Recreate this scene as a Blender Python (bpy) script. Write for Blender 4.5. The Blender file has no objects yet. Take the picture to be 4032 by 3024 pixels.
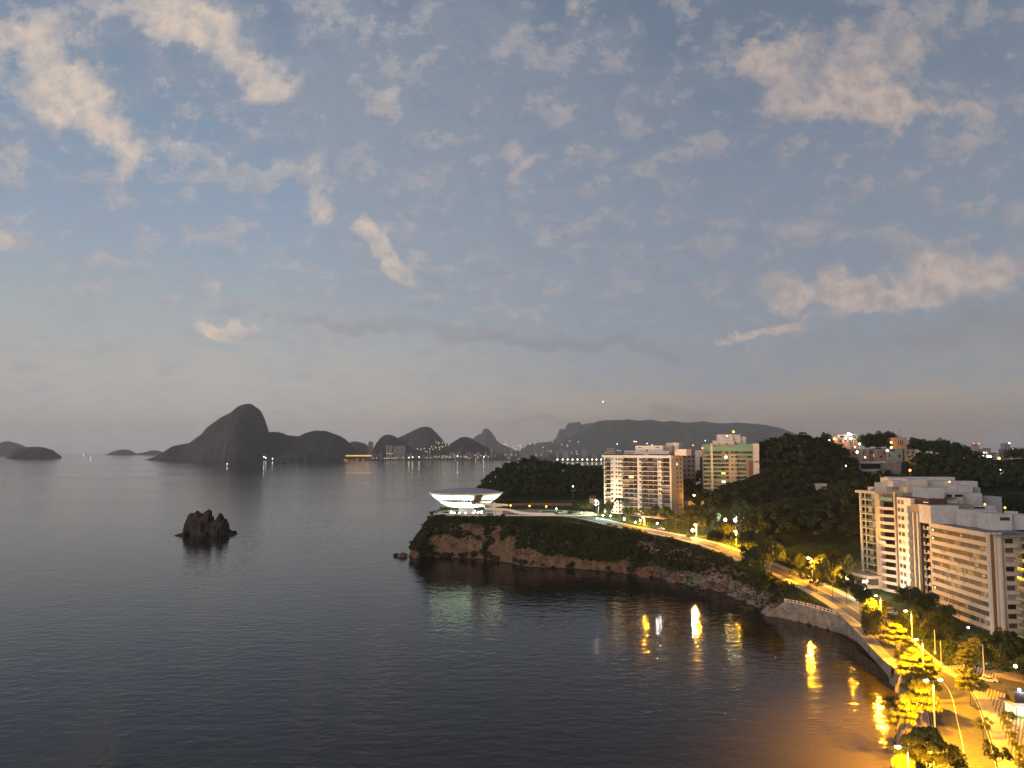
import bpy, bmesh, math, random
import numpy as np
from mathutils import Vector, Matrix
random.seed(7); rng = np.random.default_rng(11)
S = bpy.context.scene; COL = S.collection
# ------------------------------------------------------------------ camera
H = 67.0; FPX = 3145.0; PITCH = math.atan(262.0/FPX)
cp, sp = math.cos(PITCH), math.sin(PITCH)
cam = bpy.data.cameras.new('camera'); camo = bpy.data.objects.new('camera', cam); COL.objects.link(camo)
cam.sensor_width = 36.0; cam.lens = 36.0*FPX/4032.0; cam.clip_start = 0.5; cam.clip_end = 120000.0
camo.location = (0, 0, H); camo.rotation_euler = (math.radians(90)+PITCH, 0, 0)
S.camera = camo
S.view_settings.view_transform = 'Standard'; S.view_settings.look = 'None'; S.view_settings.gamma = 1.0
S.view_settings.exposure = 0.0
S.render.resolution_x = 1024; S.render.resolution_y = 768
S.render.engine = 'CYCLES'
cy = S.cycles
cy.use_denoising = True; cy.max_bounces = 4; cy.diffuse_bounces = 2; cy.glossy_bounces = 3
cy.transmission_bounces = 2; cy.volume_bounces = 1; cy.transparent_max_bounces = 6
cy.sample_clamp_indirect = 6.0; cy.sample_clamp_direct = 0.0; cy.caustics_reflective = False; cy.caustics_refractive = False
cy.use_light_tree = True

def ray(px, py):                 # world direction per unit depth through a point of the photograph
    u = (px-2016.0)/FPX; v = (1512.0-py)/FPX
    return u, cp - v*sp, sp + v*cp
def at(px, py, t):               # point at camera depth t
    a, b, c = ray(px, py); return Vector((a*t, b*t, H + c*t))
def gp(px, py, z):               # point on the horizontal plane z
    a, b, c = ray(px, py); t = (z-H)/c; return Vector((a*t, b*t, z))
def proj(p):
    x, y, z = p[0], p[1], p[2]-H
    t = y*cp + z*sp; v = (-y*sp + z*cp)/t
    return 2016+FPX*x/t, 1512-FPX*v, t

# ------------------------------------------------------------------ sky
def lin(c):
    return tuple(((x/255.0)/12.92 if x <= 10.3 else ((x/255.0+0.055)/1.055)**2.4) for x in c)
SUN_AZ = math.radians(226); SUN_EL = math.radians(9)     # low glow behind the camera, a little to the left
W = bpy.data.worlds.new('World'); S.world = W; W.use_nodes = True
W.cycles.sampling_method = "MANUAL"; W.cycles.sample_map_resolution = 256
nt = W.node_tree; nt.nodes.clear(); N = nt.nodes; L = nt.links
def nn(t, **k):
    n = N.new(t)
    for a, b in k.items(): setattr(n, a, b)
    return n
def mth(op, a, b=None, clamp=False):
    n = nn('ShaderNodeMath', operation=op); n.use_clamp = clamp
    for i, v in enumerate((a, b)):
        if v is None: continue
        if isinstance(v, (int, float)): n.inputs[i].default_value = v
        else: L.new(v, n.inputs[i])
    return n.outputs[0]
def mixc(f, a, b, mode='MIX'):
    n = nn('ShaderNodeMix', data_type='RGBA', blend_type=mode)
    for s, v in ((n.inputs[0], f), (n.inputs[6], a), (n.inputs[7], b)):
        if isinstance(v, (int, float)): s.default_value = v
        elif isinstance(v, tuple): s.default_value = (*v[:3], 1)
        else: L.new(v, s)
    return n.outputs[2]
def ramp(fac, stops):
    n = nn('ShaderNodeValToRGB'); L.new(fac, n.inputs[0]); e = n.color_ramp.elements
    while len(e) < len(stops): e.new(0.5)
    for k, (p, c) in enumerate(stops):
        e[k].position = p; e[k].color = (*c, 1)
    return n.outputs[0]
def sstep(x, a, b):
    n = nn('ShaderNodeMapRange', interpolation_type='SMOOTHSTEP'); L.new(x, n.inputs[0])
    n.inputs[1].default_value = a; n.inputs[2].default_value = b
    return n.outputs[0]
geo = nn('ShaderNodeTexCoord'); D = geo.outputs['Generated']
sx = nn('ShaderNodeSeparateXYZ'); L.new(D, sx.inputs[0]); dx, dy, dz = sx.outputs
ysafe = mth('MAXIMUM', dy, 0.12)
U = mth('DIVIDE', dx, ysafe); V = mth('DIVIDE', dz, ysafe)
ahead = sstep(dy, 0.1, 0.4)
cmb = nn('ShaderNodeCombineXYZ'); L.new(U, cmb.inputs[0]); L.new(V, cmb.inputs[1]); UV = cmb.outputs[0]
# cloud-plane coordinates for texture
den = mth('ADD', mth('MAXIMUM', dz, 0.0), 0.16)
c2 = nn('ShaderNodeCombineXYZ'); L.new(mth('DIVIDE', dx, den), c2.inputs[0]); L.new(mth('DIVIDE', dy, den), c2.inputs[1]); CP = c2.outputs[0]
def noise(vec, scale, detail=5, rough=0.55, off=0.0, dist=0.0):
    n = nn('ShaderNodeTexNoise'); n.inputs['Scale'].default_value = scale; n.inputs['Detail'].default_value = detail
    n.inputs['Roughness'].default_value = rough; n.inputs['Distortion'].default_value = dist
    if off:
        m = nn('ShaderNodeVectorMath', operation='ADD'); L.new(vec, m.inputs[0]); m.inputs[1].default_value = (off, off*1.7, off*.3); vec = m.outputs[0]
    L.new(vec, n.inputs['Vector']); return n.outputs['Fac'], n.outputs['Color']
# warp the blob coordinates so that edges are ragged
_, wc = noise(UV, 9.0, 6, 0.62)
wv = nn('ShaderNodeVectorMath', operation='SUBTRACT'); L.new(wc, wv.inputs[0]); wv.inputs[1].default_value = (.5, .5, .5)
ws = nn('ShaderNodeVectorMath', operation='SCALE'); L.new(wv.outputs[0], ws.inputs[0]); ws.inputs['Scale'].default_value = 0.13
wa = nn('ShaderNodeVectorMath', operation='ADD'); L.new(UV, wa.inputs[0]); L.new(ws.outputs[0], wa.inputs[1]); WUV = wa.outputs[0]
def skyuv(px, py):
    a, b, c = ray(px, py); return a/b, c/b
wsep = nn('ShaderNodeSeparateXYZ'); L.new(WUV, wsep.inputs[0])
def blob(px, py, rx, ry, rot, s, prev=None):
    # the running total rides along as a negligible third coordinate, so that the blobs are evaluated one after another
    src = WUV
    if prev is not None:
        q = nn('ShaderNodeCombineXYZ'); L.new(wsep.outputs[0], q.inputs[0]); L.new(wsep.outputs[1], q.inputs[1]); L.new(prev, q.inputs[2]); src = q.outputs[0]
    u, v = skyuv(px, py)
    m = nn('ShaderNodeMapping', vector_type='TEXTURE')
    m.inputs['Location'].default_value = (u, v, 0); m.inputs['Rotation'].default_value = (0, 0, math.radians(-rot))
    m.inputs['Scale'].default_value = (rx/FPX*1.75, ry/FPX*1.75, 1e6)
    L.new(src, m.inputs['Vector'])
    ln = nn('ShaderNodeVectorMath', operation='LENGTH'); L.new(m.outputs[0], ln.inputs[0])
    r = nn('ShaderNodeMapRange', interpolation_type='SMOOTHSTEP'); L.new(ln.outputs['Value'], r.inputs[0])
    r.inputs[1].default_value = 1.25; r.inputs[2].default_value = 0.15; r.inputs[3].default_value = 0; r.inputs[4].default_value = s
    return r.outputs[0]
def blobs(lst):
    tot = None
    for b in lst:
        o = blob(*b, prev=tot); tot = o if tot is None else mth('ADD', tot, o)
    return tot
PEACH = [(40,185,120,75,0,.9),(130,150,110,65,0,.5),(253,330,110,70,10,.95),(95,375,120,45,25,.8),(390,415,170,75,30,.8),(440,480,90,50,10,.6),
 (560,600,80,65,35,1),(650,530,70,45,0,.7),(690,50,170,95,20,1),(745,120,110,60,10,.8),(900,220,190,60,30,.6),(1050,310,100,75,20,.75),
 (1240,635,60,60,0,.55),(1245,780,38,60,-10,.9),(0,955,50,38,0,1),(550,755,100,16,10,.45),(430,45,70,32,0,.45),(60,590,120,50,5,.4),(330,130,60,45,30,.4),
 (1430,880,45,42,30,.8),(1495,945,65,38,52,.9),(1545,1010,60,38,50,.9),(1590,1070,60,35,45,.75),(830,1250,65,20,5,.8),(930,1245,60,22,5,.8),(950,1285,75,20,12,.8),
 (860,1110,35,20,0,.45),(2985,212,55,34,-20,.95),(3045,225,60,70,0,.55),(3230,145,90,45,-10,.5),(3140,290,160,80,10,.5),(3360,250,190,100,0,.5),(3580,170,140,65,-20,.45),
 (3430,70,130,35,-15,.4),(3460,365,130,75,15,.95),(3505,440,100,55,0,.9),(3645,430,150,32,10,.7),(3265,400,140,60,0,.55),(3180,475,70,38,0,.55),(3300,445,40,30,-40,.6),
 (3060,395,40,28,0,.4),(3960,390,150,80,-25,.4),(3020,1165,120,42,5,.55),(3130,1200,85,32,5,.6),(3300,1160,135,58,-5,.85),(3295,1115,45,32,0,.8),(3485,1150,150,48,-12,.8),
 (3670,1010,62,42,0,.95),(3580,1015,60,42,0,.7),(3675,1095,200,58,-14,.8),(3865,1010,190,58,-8,.65),(3970,1090,160,50,-15,.55),(3020,1318,110,20,-14,.9),(2915,1350,75,17,-14,.85),
 (3165,1300,130,32,-10,.5),(2020,595,42,32,0,.5),(2080,665,62,22,-12,.45),(2170,622,75,22,-20,.35),(2080,728,65,24,0,.35),(1655,455,120,38,35,.3),(2100,10,70,22,0,.5),
 (2260,30,25,50,-25,.6),(2485,120,28,20,0,.4),(2680,840,70,42,0,.4),(2950,628,50,36,0,.5),(1500,400,50,24,0,.35),(1570,720,40,30,0,.3),(3780,1400,200,20,-5,.2),(2280,865,60,20,-20,.2)]
VEIL = [(1850,230,480,330,25,.8),(1320,420,420,230,35,.6),(2550,700,800,330,0,.45),(1900,980,560,200,10,.55),(900,250,520,130,30,.5),(1700,1160,650,150,5,.35),(200,100,420,170,0,.4),
 (300,560,420,200,10,.35),(3000,1000,600,260,0,.35),(3900,500,300,300,0,.3),(3500,280,420,230,0,.35),(2950,1250,600,200,-5,.4)]
DARK = [(1950,1335,470,32,4,.9),(1290,1305,200,18,7,.7),(1160,1165,55,13,8,.6),(2480,1395,350,22,4,.5),(1850,1130,120,22,0,.4),(2000,1000,200,60,15,.3),(3650,1330,420,75,-8,.55),(3900,1250,260,60,-10,.4)]
LOWC = [(2650,1655,520,26,0,1.0),(2250,1625,300,14,-6,.4),(3000,1668,220,20,5,.7)]
fb, _ = noise(CP, 2.6, 7, 0.6, 3.1)
fb2, _ = noise(CP, 6.5, 7, 0.6, 9.7)
fb3, _ = noise(UV, 26.0, 7, 0.68, 1.3)
pe = blobs(PEACH)
fb4, _ = noise(UV, 9.0, 4, 0.6, 5.9)
pd = sstep(mth('ADD', pe, mth('ADD', mth('MULTIPLY', mth('SUBTRACT', fb3, 0.5), 2.3), mth('MULTIPLY', mth('SUBTRACT', fb4, 0.5), 1.3))), 0.12, 1.15)
spr = mth('MULTIPLY', sstep(mth('ADD', fb2, mth('MULTIPLY', mth('SUBTRACT', fb3, 0.5), 1.1)), 0.49, 0.68), 0.75)
vd = mth('ADD', blobs(VEIL), mth('ADD', mth('MULTIPLY', mth('SUBTRACT', fb2, 0.5), 2.2), mth('MULTIPLY', mth('SUBTRACT', fb4, 0.5), 2.0)))
vd = sstep(vd, -0.25, 0.85)
dd = sstep(mth('ADD', blobs(DARK), mth('MULTIPLY', mth('SUBTRACT', fb3, 0.5), 1.1)), 0.15, 1.05)
el = mth('MULTIPLY', mth('MAXIMUM', dz, 0.0), 1.0)
def K(px, py):  # elevation value at a row
    a, b, c = ray(px, py); return c/math.sqrt(a*a+b*b+c*c)
grad_l = ramp(el, [(0.0, lin((172,164,166))), (K(600,1650), lin((176,169,164))), (K(600,1450), lin((172,168,163))), (K(600,1200), lin((155,162,166))),
                   (K(600,900), lin((137,152,170))), (K(600,500), lin((121,139,161))), (K(600,50), lin((106,125,147))), (0.95, lin((70,84,105)))])
grad_r = ramp(el, [(0.0, lin((128,116,112))), (K(3400,1650), lin((136,124,117))), (K(3400,1560), lin((150,138,128))), (K(3400,1500), lin((138,137,138))), (K(3400,1200), lin((126,133,144))),
                   (K(3400,700), lin((115,127,144))), (K(3400,50), lin((99,112,129))), (0.95, lin((66,78,96)))])
side = sstep(U, -0.42, 0.42)
base = mixc(side, grad_l, grad_r)
veilc = mixc(side, lin((151,156,166)), lin((130,137,150)))
veilc = mixc(sstep(el, 0.12, 0.5), veilc, mixc(side, lin((138,144,156)), lin((116,123,137))))
# relief: the same noise a little towards the glow, so that each puff has a lit and a shaded side
shf = nn('ShaderNodeVectorMath', operation='ADD'); L.new(UV, shf.inputs[0]); shf.inputs[1].default_value = (-0.010, -0.012, 0)
fb3s, _ = noise(shf.outputs[0], 26.0, 7, 0.68, 1.3)
relief = sstep(mth('SUBTRACT', fb3s, fb3), -0.26, 0.24)
c = mixc(mth('MULTIPLY', mth('MULTIPLY', vd, 0.75), ahead), base, mixc(relief, mixc(1.0, veilc, (.86,.88,.92), 'MULTIPLY'), veilc))
c = mixc(mth('MULTIPLY', mth('MULTIPLY', spr, sstep(el, 0.08, 0.2)), ahead), c, mixc(side, mixc(relief, lin((146,148,158)), lin((180,174,172))), mixc(relief, lin((128,130,140)), lin((158,151,151)))))
c = mixc(mth('MULTIPLY', dd, 0.42), c, mixc(side, lin((138,134,142)), lin((118,114,121))))
c = mixc(mth('MULTIPLY', sstep(mth('ADD', blobs(LOWC), mth('MULTIPLY', mth('SUBTRACT', fb4, 0.5), 0.5)), 0.0, 1.5), 0.5), c, lin((114,107,105)))
peachc = mixc(side, mixc(relief, lin((168,163,163)), lin((216,194,174))), mixc(relief, lin((142,136,138)), lin((188,167,155))))
c = mixc(mth('MULTIPLY', mth('MULTIPLY', pd, 0.85), ahead), c, peachc)
# generic clouds for the part of the sky outside the photograph
gen = mth('MULTIPLY', sstep(fb, 0.45, 0.75), mth('SUBTRACT', 1.0, ahead))
c = mixc(mth('MULTIPLY', gen, 0.5), c, lin((160,150,145)))
sky = nn('ShaderNodeTexSky', sky_type='NISHITA'); sky.sun_disc = False; sky.sun_elevation = SUN_EL; sky.sun_rotation = SUN_AZ
bg1 = nn('ShaderNodeBackground'); L.new(c, bg1.inputs[0]); bg1.inputs[1].default_value = 1.16
bg2 = nn('ShaderNodeBackground'); L.new(sky.outputs[0], bg2.inputs[0]); bg2.inputs[1].default_value = 0.006
ad = nn('ShaderNodeAddShader'); L.new(bg1.outputs[0], ad.inputs[0]); L.new(bg2.outputs[0], ad.inputs[1])
wo = nn('ShaderNodeOutputWorld'); L.new(ad.outputs[0], wo.inputs[0])
# one soft, warm, low light (the glow of dawn behind the camera)
sl = bpy.data.lights.new('sun', 'SUN'); sl.energy = 2.0; sl.angle = math.radians(35); sl.color = (1.0, 0.76, 0.62)
so = bpy.data.objects.new('sun', sl); COL.objects.link(so)
sd = Vector((math.sin(SUN_AZ)*math.cos(SUN_EL), math.cos(SUN_AZ)*math.cos(SUN_EL), math.sin(SUN_EL)))
so.rotation_euler = sd.to_track_quat('Z', 'Y').to_euler(); so.location = (0, 0, 300)

# ------------------------------------------------------------------ materials
MATS = {}
def mat(name, color, rough=0.8, emit=0.0, ecol=None, var=0.0, vscale=0.3, spec=0.3, metal=0.0, bump=0.0, bscale=1.0, mix2=None, detail=5):
    if name in MATS: return MATS[name]
    m = bpy.data.materials.new(name); m.use_nodes = True; t = m.node_tree; b = t.nodes['Principled BSDF']
    b.inputs['Base Color'].default_value = (*color, 1); b.inputs['Roughness'].default_value = rough
    b.inputs['Specular IOR Level'].default_value = spec; b.inputs['Metallic'].default_value = metal
    if emit:
        b.inputs['Emission Color'].default_value = (*(ecol or color), 1); b.inputs['Emission Strength'].default_value = emit
    if var or mix2:
        g = t.nodes.new('ShaderNodeNewGeometry'); n = t.nodes.new('ShaderNodeTexNoise'); n.inputs['Scale'].default_value = vscale; n.inputs['Detail'].default_value = detail
        n.inputs['Roughness'].default_value = 0.65
        t.links.new(g.outputs['Position'], n.inputs['Vector'])
        r = t.nodes.new('ShaderNodeValToRGB'); t.links.new(n.outputs['Fac'], r.inputs[0])
        lo = mix2 or tuple(max(0, x*(1-var)) for x in color); hi = color if mix2 else tuple(min(1, x*(1+var)) for x in color)
        r.color_ramp.elements[0].position = 0.32; r.color_ramp.elements[0].color = (*lo, 1)
        r.color_ramp.elements[1].position = 0.68; r.color_ramp.elements[1].color = (*hi, 1)
        t.links.new(r.outputs[0], b.inputs['Base Color'])
    if bump:
        g = t.nodes.new('ShaderNodeNewGeometry'); n = t.nodes.new('ShaderNodeTexNoise'); n.inputs['Scale'].default_value = bscale; n.inputs['Detail'].default_value = 8
        t.links.new(g.outputs['Position'], n.inputs['Vector']); bp = t.nodes.new('ShaderNodeBump'); bp.inputs['Distance'].default_value = bump
        t.links.new(n.outputs['Fac'], bp.inputs['Height']); t.links.new(bp.outputs[0], b.inputs['Normal'])
    MATS[name] = m; return m

# ------------------------------------------------------------------ object helpers
def np_mesh(name, V, F):
    """V (n,3), F (m,k) with constant k"""
    me = bpy.data.meshes.new(name); V = np.asarray(V, np.float32); F = np.asarray(F, np.int32); k = F.shape[1]
    me.vertices.add(len(V)); me.vertices.foreach_set('co', V.ravel())
    me.loops.add(F.size); me.loops.foreach_set('vertex_index', F.ravel())
    me.polygons.add(len(F)); me.polygons.foreach_set('loop_start', np.arange(0, F.size, k, dtype=np.int32))
    try: me.polygons.foreach_set('loop_total', np.full(len(F), k, np.int32))
    except Exception: pass
    me.update(); me.validate(); return me
def link(name, me, m=None, parent=None, loc=None, rot=None):
    o = bpy.data.objects.new(name, me); COL.objects.link(o)
    if me is not None and m is not None and len(me.materials) == 0: me.materials.append(m)
    if parent is not None: o.parent = parent
    if loc is not None: o.location = loc
    if rot is not None: o.rotation_euler = rot
    return o
def tag(o, label=None, cat=None, group=None, kind=None):
    if label: o['label'] = label
    if cat: o['category'] = cat
    if group: o['group'] = group
    if kind: o['kind'] = kind
    return o
def empty(name, loc, rz=0.0):
    o = bpy.data.objects.new(name, None); COL.objects.link(o); o.location = loc; o.rotation_euler = (0, 0, rz); o.empty_display_size = 1; return o
class MB:
    def __init__(s): s.v = []; s.f = []
    def box(s, x0, y0, z0, x1, y1, z1):
        b = len(s.v); s.v += [(x0,y0,z0),(x1,y0,z0),(x1,y1,z0),(x0,y1,z0),(x0,y0,z1),(x1,y0,z1),(x1,y1,z1),(x0,y1,z1)]
        s.f += [tuple(b+i for i in q) for q in ((0,3,2,1),(4,5,6,7),(0,1,5,4),(1,2,6,5),(2,3,7,6),(3,0,4,7))]; return s
    def tube(s, p, q, r0, r1=None, n=8, cap=True):
        r1 = r0 if r1 is None else r1; p = Vector(p); q = Vector(q); d = (q-p).normalized()
        a = d.orthogonal().normalized(); c = d.cross(a); b = len(s.v)
        for (o, r) in ((p, r0), (q, r1)):
            for i in range(n):
                t = 2*math.pi*i/n; w = o + a*(r*math.cos(t)) + c*(r*math.sin(t)); s.v.append(tuple(w))
        for i in range(n): j = (i+1) % n; s.f.append((b+i, b+j, b+n+j, b+n+i))
        if cap: s.f.append(tuple(b+i for i in range(n))[::-1]); s.f.append(tuple(b+n+i for i in range(n)))
        return s
    def lathe(s, prof, n=48, cx=0, cy=0, close=False):
        b = len(s.v)
        for (r, z) in prof:
            for i in range(n):
                t = 2*math.pi*i/n; s.v.append((cx+r*math.cos(t), cy+r*math.sin(t), z))
        for k in range(len(prof)-1):
            for i in range(n):
                j = (i+1) % n; s.f.append((b+k*n+i, b+k*n+j, b+(k+1)*n+j, b+(k+1)*n+i))
        return s
    def ball(s, c, r, n=10, m=6, sz=1.0):
        prof = [(max(1e-3, r*math.sin(math.pi*k/m)), c[2]-r*sz*math.cos(math.pi*k/m)) for k in range(m+1)]
        return s.lathe(prof, n, c[0], c[1])
    def prism(s, pts, z0, z1):
        b = len(s.v); n = len(pts); s.v += [(x, y, z0) for x, y in pts] + [(x, y, z1) for x, y in pts]
        for i in range(n): j = (i+1) % n; s.f.append((b+i, b+j, b+n+j, b+n+i))
        s.f.append(tuple(b+i for i in range(n))[::-1]); s.f.append(tuple(b+n+i for i in range(n))); return s
    def quad(s, *p):
        b = len(s.v); s.v += [tuple(q) for q in p]; s.f.append(tuple(range(b, b+len(p)))); return s
    def mesh(s, name, smooth=False):
        me = bpy.data.meshes.new(name); me.from_pydata(s.v, [], s.f); me.update()
        if smooth: me.polygons.foreach_set('use_smooth', [True]*len(me.polygons))
        return me
    def build(s, name, m, parent=None, loc=None, smooth=False): return link(name, s.mesh(name, smooth), m, parent, loc)
ORD = ['first','second','third','fourth','fifth','sixth','seventh','eighth','ninth','tenth','eleventh','twelfth','thirteenth','fourteenth','fifteenth','sixteenth','seventeenth','eighteenth','nineteenth','twentieth']
def ordn(i):
    if i < 20: return ORD[i]
    t = ['twenty','thirty','forty','fifty','sixty','seventy','eighty','ninety'][(i+1)//10-2]
    r = (i+1) % 10
    return (t[:-1]+'ieth') if r == 0 else t+'-'+ORD[r-1]
# value noise in numpy
def vnoise(x, y, seed=0):
    r = np.random.default_rng(seed); T = r.random((256, 256)); xi = np.floor(x).astype(int); yi = np.floor(y).astype(int)
    fx = x-xi; fy = y-yi; fx = fx*fx*(3-2*fx); fy = fy*fy*(3-2*fy)
    g = lambda a, b: T[a % 256, b % 256]
    return (g(xi,yi)*(1-fx)+g(xi+1,yi)*fx)*(1-fy)+(g(xi,yi+1)*(1-fx)+g(xi+1,yi+1)*fx)*fy
def fbm(x, y, oct=5, seed=0, gain=0.5):
    a = 1.0; s = 0; n = 0
    for k in range(oct): s = s + a*vnoise(x*2**k+17.3*k, y*2**k+9.1*k, seed+k); n += a; a *= gain
    return s/n
# ------------------------------------------------------------------ water
def water_mat():
    m = bpy.data.materials.new('sea_water'); m.use_nodes = True; t = m.node_tree; b = t.nodes['Principled BSDF']
    b.inputs['Base Color'].default_value = (0.020, 0.016, 0.013, 1); b.inputs['Roughness'].default_value = 0.09; b.inputs['IOR'].default_value = 1.20
    b.inputs['Specular IOR Level'].default_value = 0.5
    g = t.nodes.new('ShaderNodeNewGeometry')
    def no(scale, det, sc=(1,1,1), rough=0.5):
        mp = t.nodes.new('ShaderNodeMapping'); mp.inputs['Scale'].default_value = sc; t.links.new(g.outputs['Position'], mp.inputs['Vector'])
        n = t.nodes.new('ShaderNodeTexNoise'); n.inputs['Scale'].default_value = scale; n.inputs['Detail'].default_value = det; n.inputs['Roughness'].default_value = rough
        t.links.new(mp.outputs[0], n.inputs['Vector']); return n.outputs['Fac']
    b1 = t.nodes.new('ShaderNodeBump'); b1.inputs['Distance'].default_value = 0.11; t.links.new(no(0.42, 3, (0.7,1,1)), b1.inputs['Height'])
    b2 = t.nodes.new('ShaderNodeBump'); b2.inputs['Distance'].default_value = 0.16; t.links.new(no(0.07, 3, (0.6,1,1)), b2.inputs['Height'])
    b3 = t.nodes.new('ShaderNodeBump'); b3.inputs['Distance'].default_value = 0.20; t.links.new(no(0.17, 2, (1,1.5,1)), b3.inputs['Height'])
    t.links.new(b1.outputs[0], b3.inputs['Normal']); t.links.new(b3.outputs[0], b2.inputs['Normal']); t.links.new(b2.outputs[0], b.inputs['Normal'])
    # wind streaks: patches of rougher and smoother water
    r = t.nodes.new('ShaderNodeMapRange'); t.links.new(no(0.0035, 4, (0.18,1,1), 0.6), r.inputs[0]); r.inputs[1].default_value = 0.35; r.inputs[2].default_value = 0.65
    st2 = t.nodes.new('ShaderNodeMapRange'); t.links.new(no(0.006, 3, (0.35,1,1), 0.6), st2.inputs[0]); st2.inputs[1].default_value = .35; st2.inputs[2].default_value = .65; st2.inputs[3].default_value = .75; st2.inputs[4].default_value = 1.0
    t.links.new(st2.outputs[0], b3.inputs['Strength']); t.links.new(st2.outputs[0], b1.inputs['Strength'])
    r.inputs[3].default_value = 0.03; r.inputs[4].default_value = 0.10; t.links.new(r.outputs[0], b.inputs['Roughness'])
    # shallow sandy water off the little beach, amber lamp wash painted into its colour
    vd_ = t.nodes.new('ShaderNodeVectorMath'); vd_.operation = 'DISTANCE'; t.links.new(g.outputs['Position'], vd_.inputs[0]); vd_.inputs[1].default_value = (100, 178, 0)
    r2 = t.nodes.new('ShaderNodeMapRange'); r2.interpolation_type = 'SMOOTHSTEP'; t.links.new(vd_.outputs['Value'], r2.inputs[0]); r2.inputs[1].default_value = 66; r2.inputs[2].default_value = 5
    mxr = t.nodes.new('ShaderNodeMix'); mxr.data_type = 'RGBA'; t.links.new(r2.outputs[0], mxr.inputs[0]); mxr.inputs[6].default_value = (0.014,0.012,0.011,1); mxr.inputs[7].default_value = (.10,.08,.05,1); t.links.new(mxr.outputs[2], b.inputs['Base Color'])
    return m
w = MB(); 
xs = [-20000,-6000,-2000,-600,-100,300,1200,4000,12000,20000]; ysl = [-1500,-500,100,300,600,1000,2000,5000,12000,20000]
for x in xs:
    for y in ysl: w.v.append((x, y, 0.0))
ny = len(ysl)
for i in range(len(xs)-1):
    for j in range(ny-1): w.f.append((i*ny+j, (i+1)*ny+j, (i+1)*ny+j+1, i*ny+j+1))
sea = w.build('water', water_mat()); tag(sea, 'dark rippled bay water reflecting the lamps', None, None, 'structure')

# ------------------------------------------------------------------ headland terrain
COAST = [(1612,2192,22,0),(1640,2197,16,0),(1700,2193,11,0),(1816,2199,10,0),(1900,2203,10,0),(1952,2209,11,0),(2060,2232,13,0),(2133,2236,14,0),(2268,2240,16,0),(2404,2254,20,0),
 (2500,2263,24,0),(2600,2282,28,0),(2702,2306,32,0),(2771,2326,36,0),(2852,2342,40,0),(2920,2370,34,0),(2986,2400,26,0),(3007,2420,14,0),(3088,2436,3,1),(3210,2465,2,1),
 (3312,2497,2,1),(3393,2542,2,1),(3467,2599,2,1),(3497,2645,4,1),(3503,2702,20,2),(3523,2746,24,2),(3540,2811,26,2),(3520,2850,26,2),(3515,2900,26,2),(3508,2935,26,2),(3515,2975,26,2),(3490,3040,26,2),(3450,3200,26,2)]
cpts = [tuple(gp(a, b, 0)[:2])+(w_, k) for a, b, w_, k in COAST]
cpts += [(40,40,26,2),(900,40,20,0),(900,1300,40,0),(420,1250,40,0),(250,1080,40,0),(60,1000,40,0),(-40,930,30,0),(-62,870,25,0),(-58,800,25,0),(-35,750,20,0),(-6,700,15,0),(-22,640,12,0),(-48,605,10,0),(-66,580,20,0),(-68,548,24,0)]
CP_ = np.array(cpts, float)
ROADC = [(2240,2030,24.0),(2331,2043,23.2),(2457,2072,21.5),(2594,2098,19.6),(2751,2132,17.2),(2865,2168,15.2),(3088,2256,11.5),(3210,2312,9.8),(3332,2380,8.2),(3414,2440,7.2),(3500,2520,6.4),(3600,2612,5.6),(3725,2700,5.1),(3772,2850,5.0),(3800,3024,5.0),(3780,3300,5.0)]
def catmull(P, n=12):
    P = [Vector(p) for p in P]; out = []
    for i in range(len(P)-1):
        p0 = P[max(i-1,0)]; p1 = P[i]; p2 = P[i+1]; p3 = P[min(i+2,len(P)-1)]
        for k in range(n):
            t = k/n; out.append(0.5*((2*p1)+(p2-p0)*t+(2*p0-5*p1+4*p2-p3)*t*t+(3*p1-p0-3*p2+p3)*t*t*t))
    out.append(P[-1]); return out
road_pts = catmull([gp(a, b, z) for a, b, z in ROADC], 10)
road_pts = [p for p in road_pts]
RP = np.array([p[:] for p in road_pts])
MUS = at(1835, 2019, 550)            # museum base centre
PLZ = MUS.z
GX0, GX1, GY0, GY1, GS = -112.0, 560.0, 60.0, 1130.0, 2.0
gx = np.arange(GX0, GX1+.1, GS); gy = np.arange(GY0, GY1+.1, GS); XX, YY = np.meshgrid(gx, gy, indexing='ij')
def seg_dist(X, Y, P, closed=False):
    best = np.full(X.shape, 1e9); idx = np.zeros(X.shape, int); tt = np.zeros(X.shape)
    n = len(P); rng_ = range(n if closed else n-1)
    for i in rng_:
        a = P[i]; b = P[(i+1) % n]; dx_ = b[0]-a[0]; dy_ = b[1]-a[1]; l2 = dx_*dx_+dy_*dy_+1e-9
        t = np.clip(((X-a[0])*dx_+(Y-a[1])*dy_)/l2, 0, 1); d = np.hypot(X-a[0]-t*dx_, Y-a[1]-t*dy_)
        m = d < best; best = np.where(m, d, best); idx = np.where(m, i, idx); tt = np.where(m, t, tt)
    return best, idx, tt
def inside(X, Y, P):
    c = np.zeros(X.shape, bool); n = len(P); j = n-1
    for i in range(n):
        xi, yi, xj, yj = P[i][0], P[i][1], P[j][0], P[j][1]
        m = ((yi > Y) != (yj > Y)) & (X < (xj-xi)*(Y-yi)/((yj-yi)+1e-12)+xi); c ^= m; j = i
    return c
def coast_d(X, Y):
    nz = (fbm(X/9.0, Y/9.0, 3, 40)-.5)*5
    d, i, t = seg_dist(X, Y, CP_, True); ins = inside(X, Y, CP_); j = (i+1) % len(CP_)
    wd = CP_[i,2]*(1-t)+CP_[j,2]*t; kd = np.where(t < .5, CP_[i,3], CP_[j,3])
    d = np.where(ins, d, -d); d = d + np.where(kd == 0, nz, 0)
    return d, wd, kd
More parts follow.
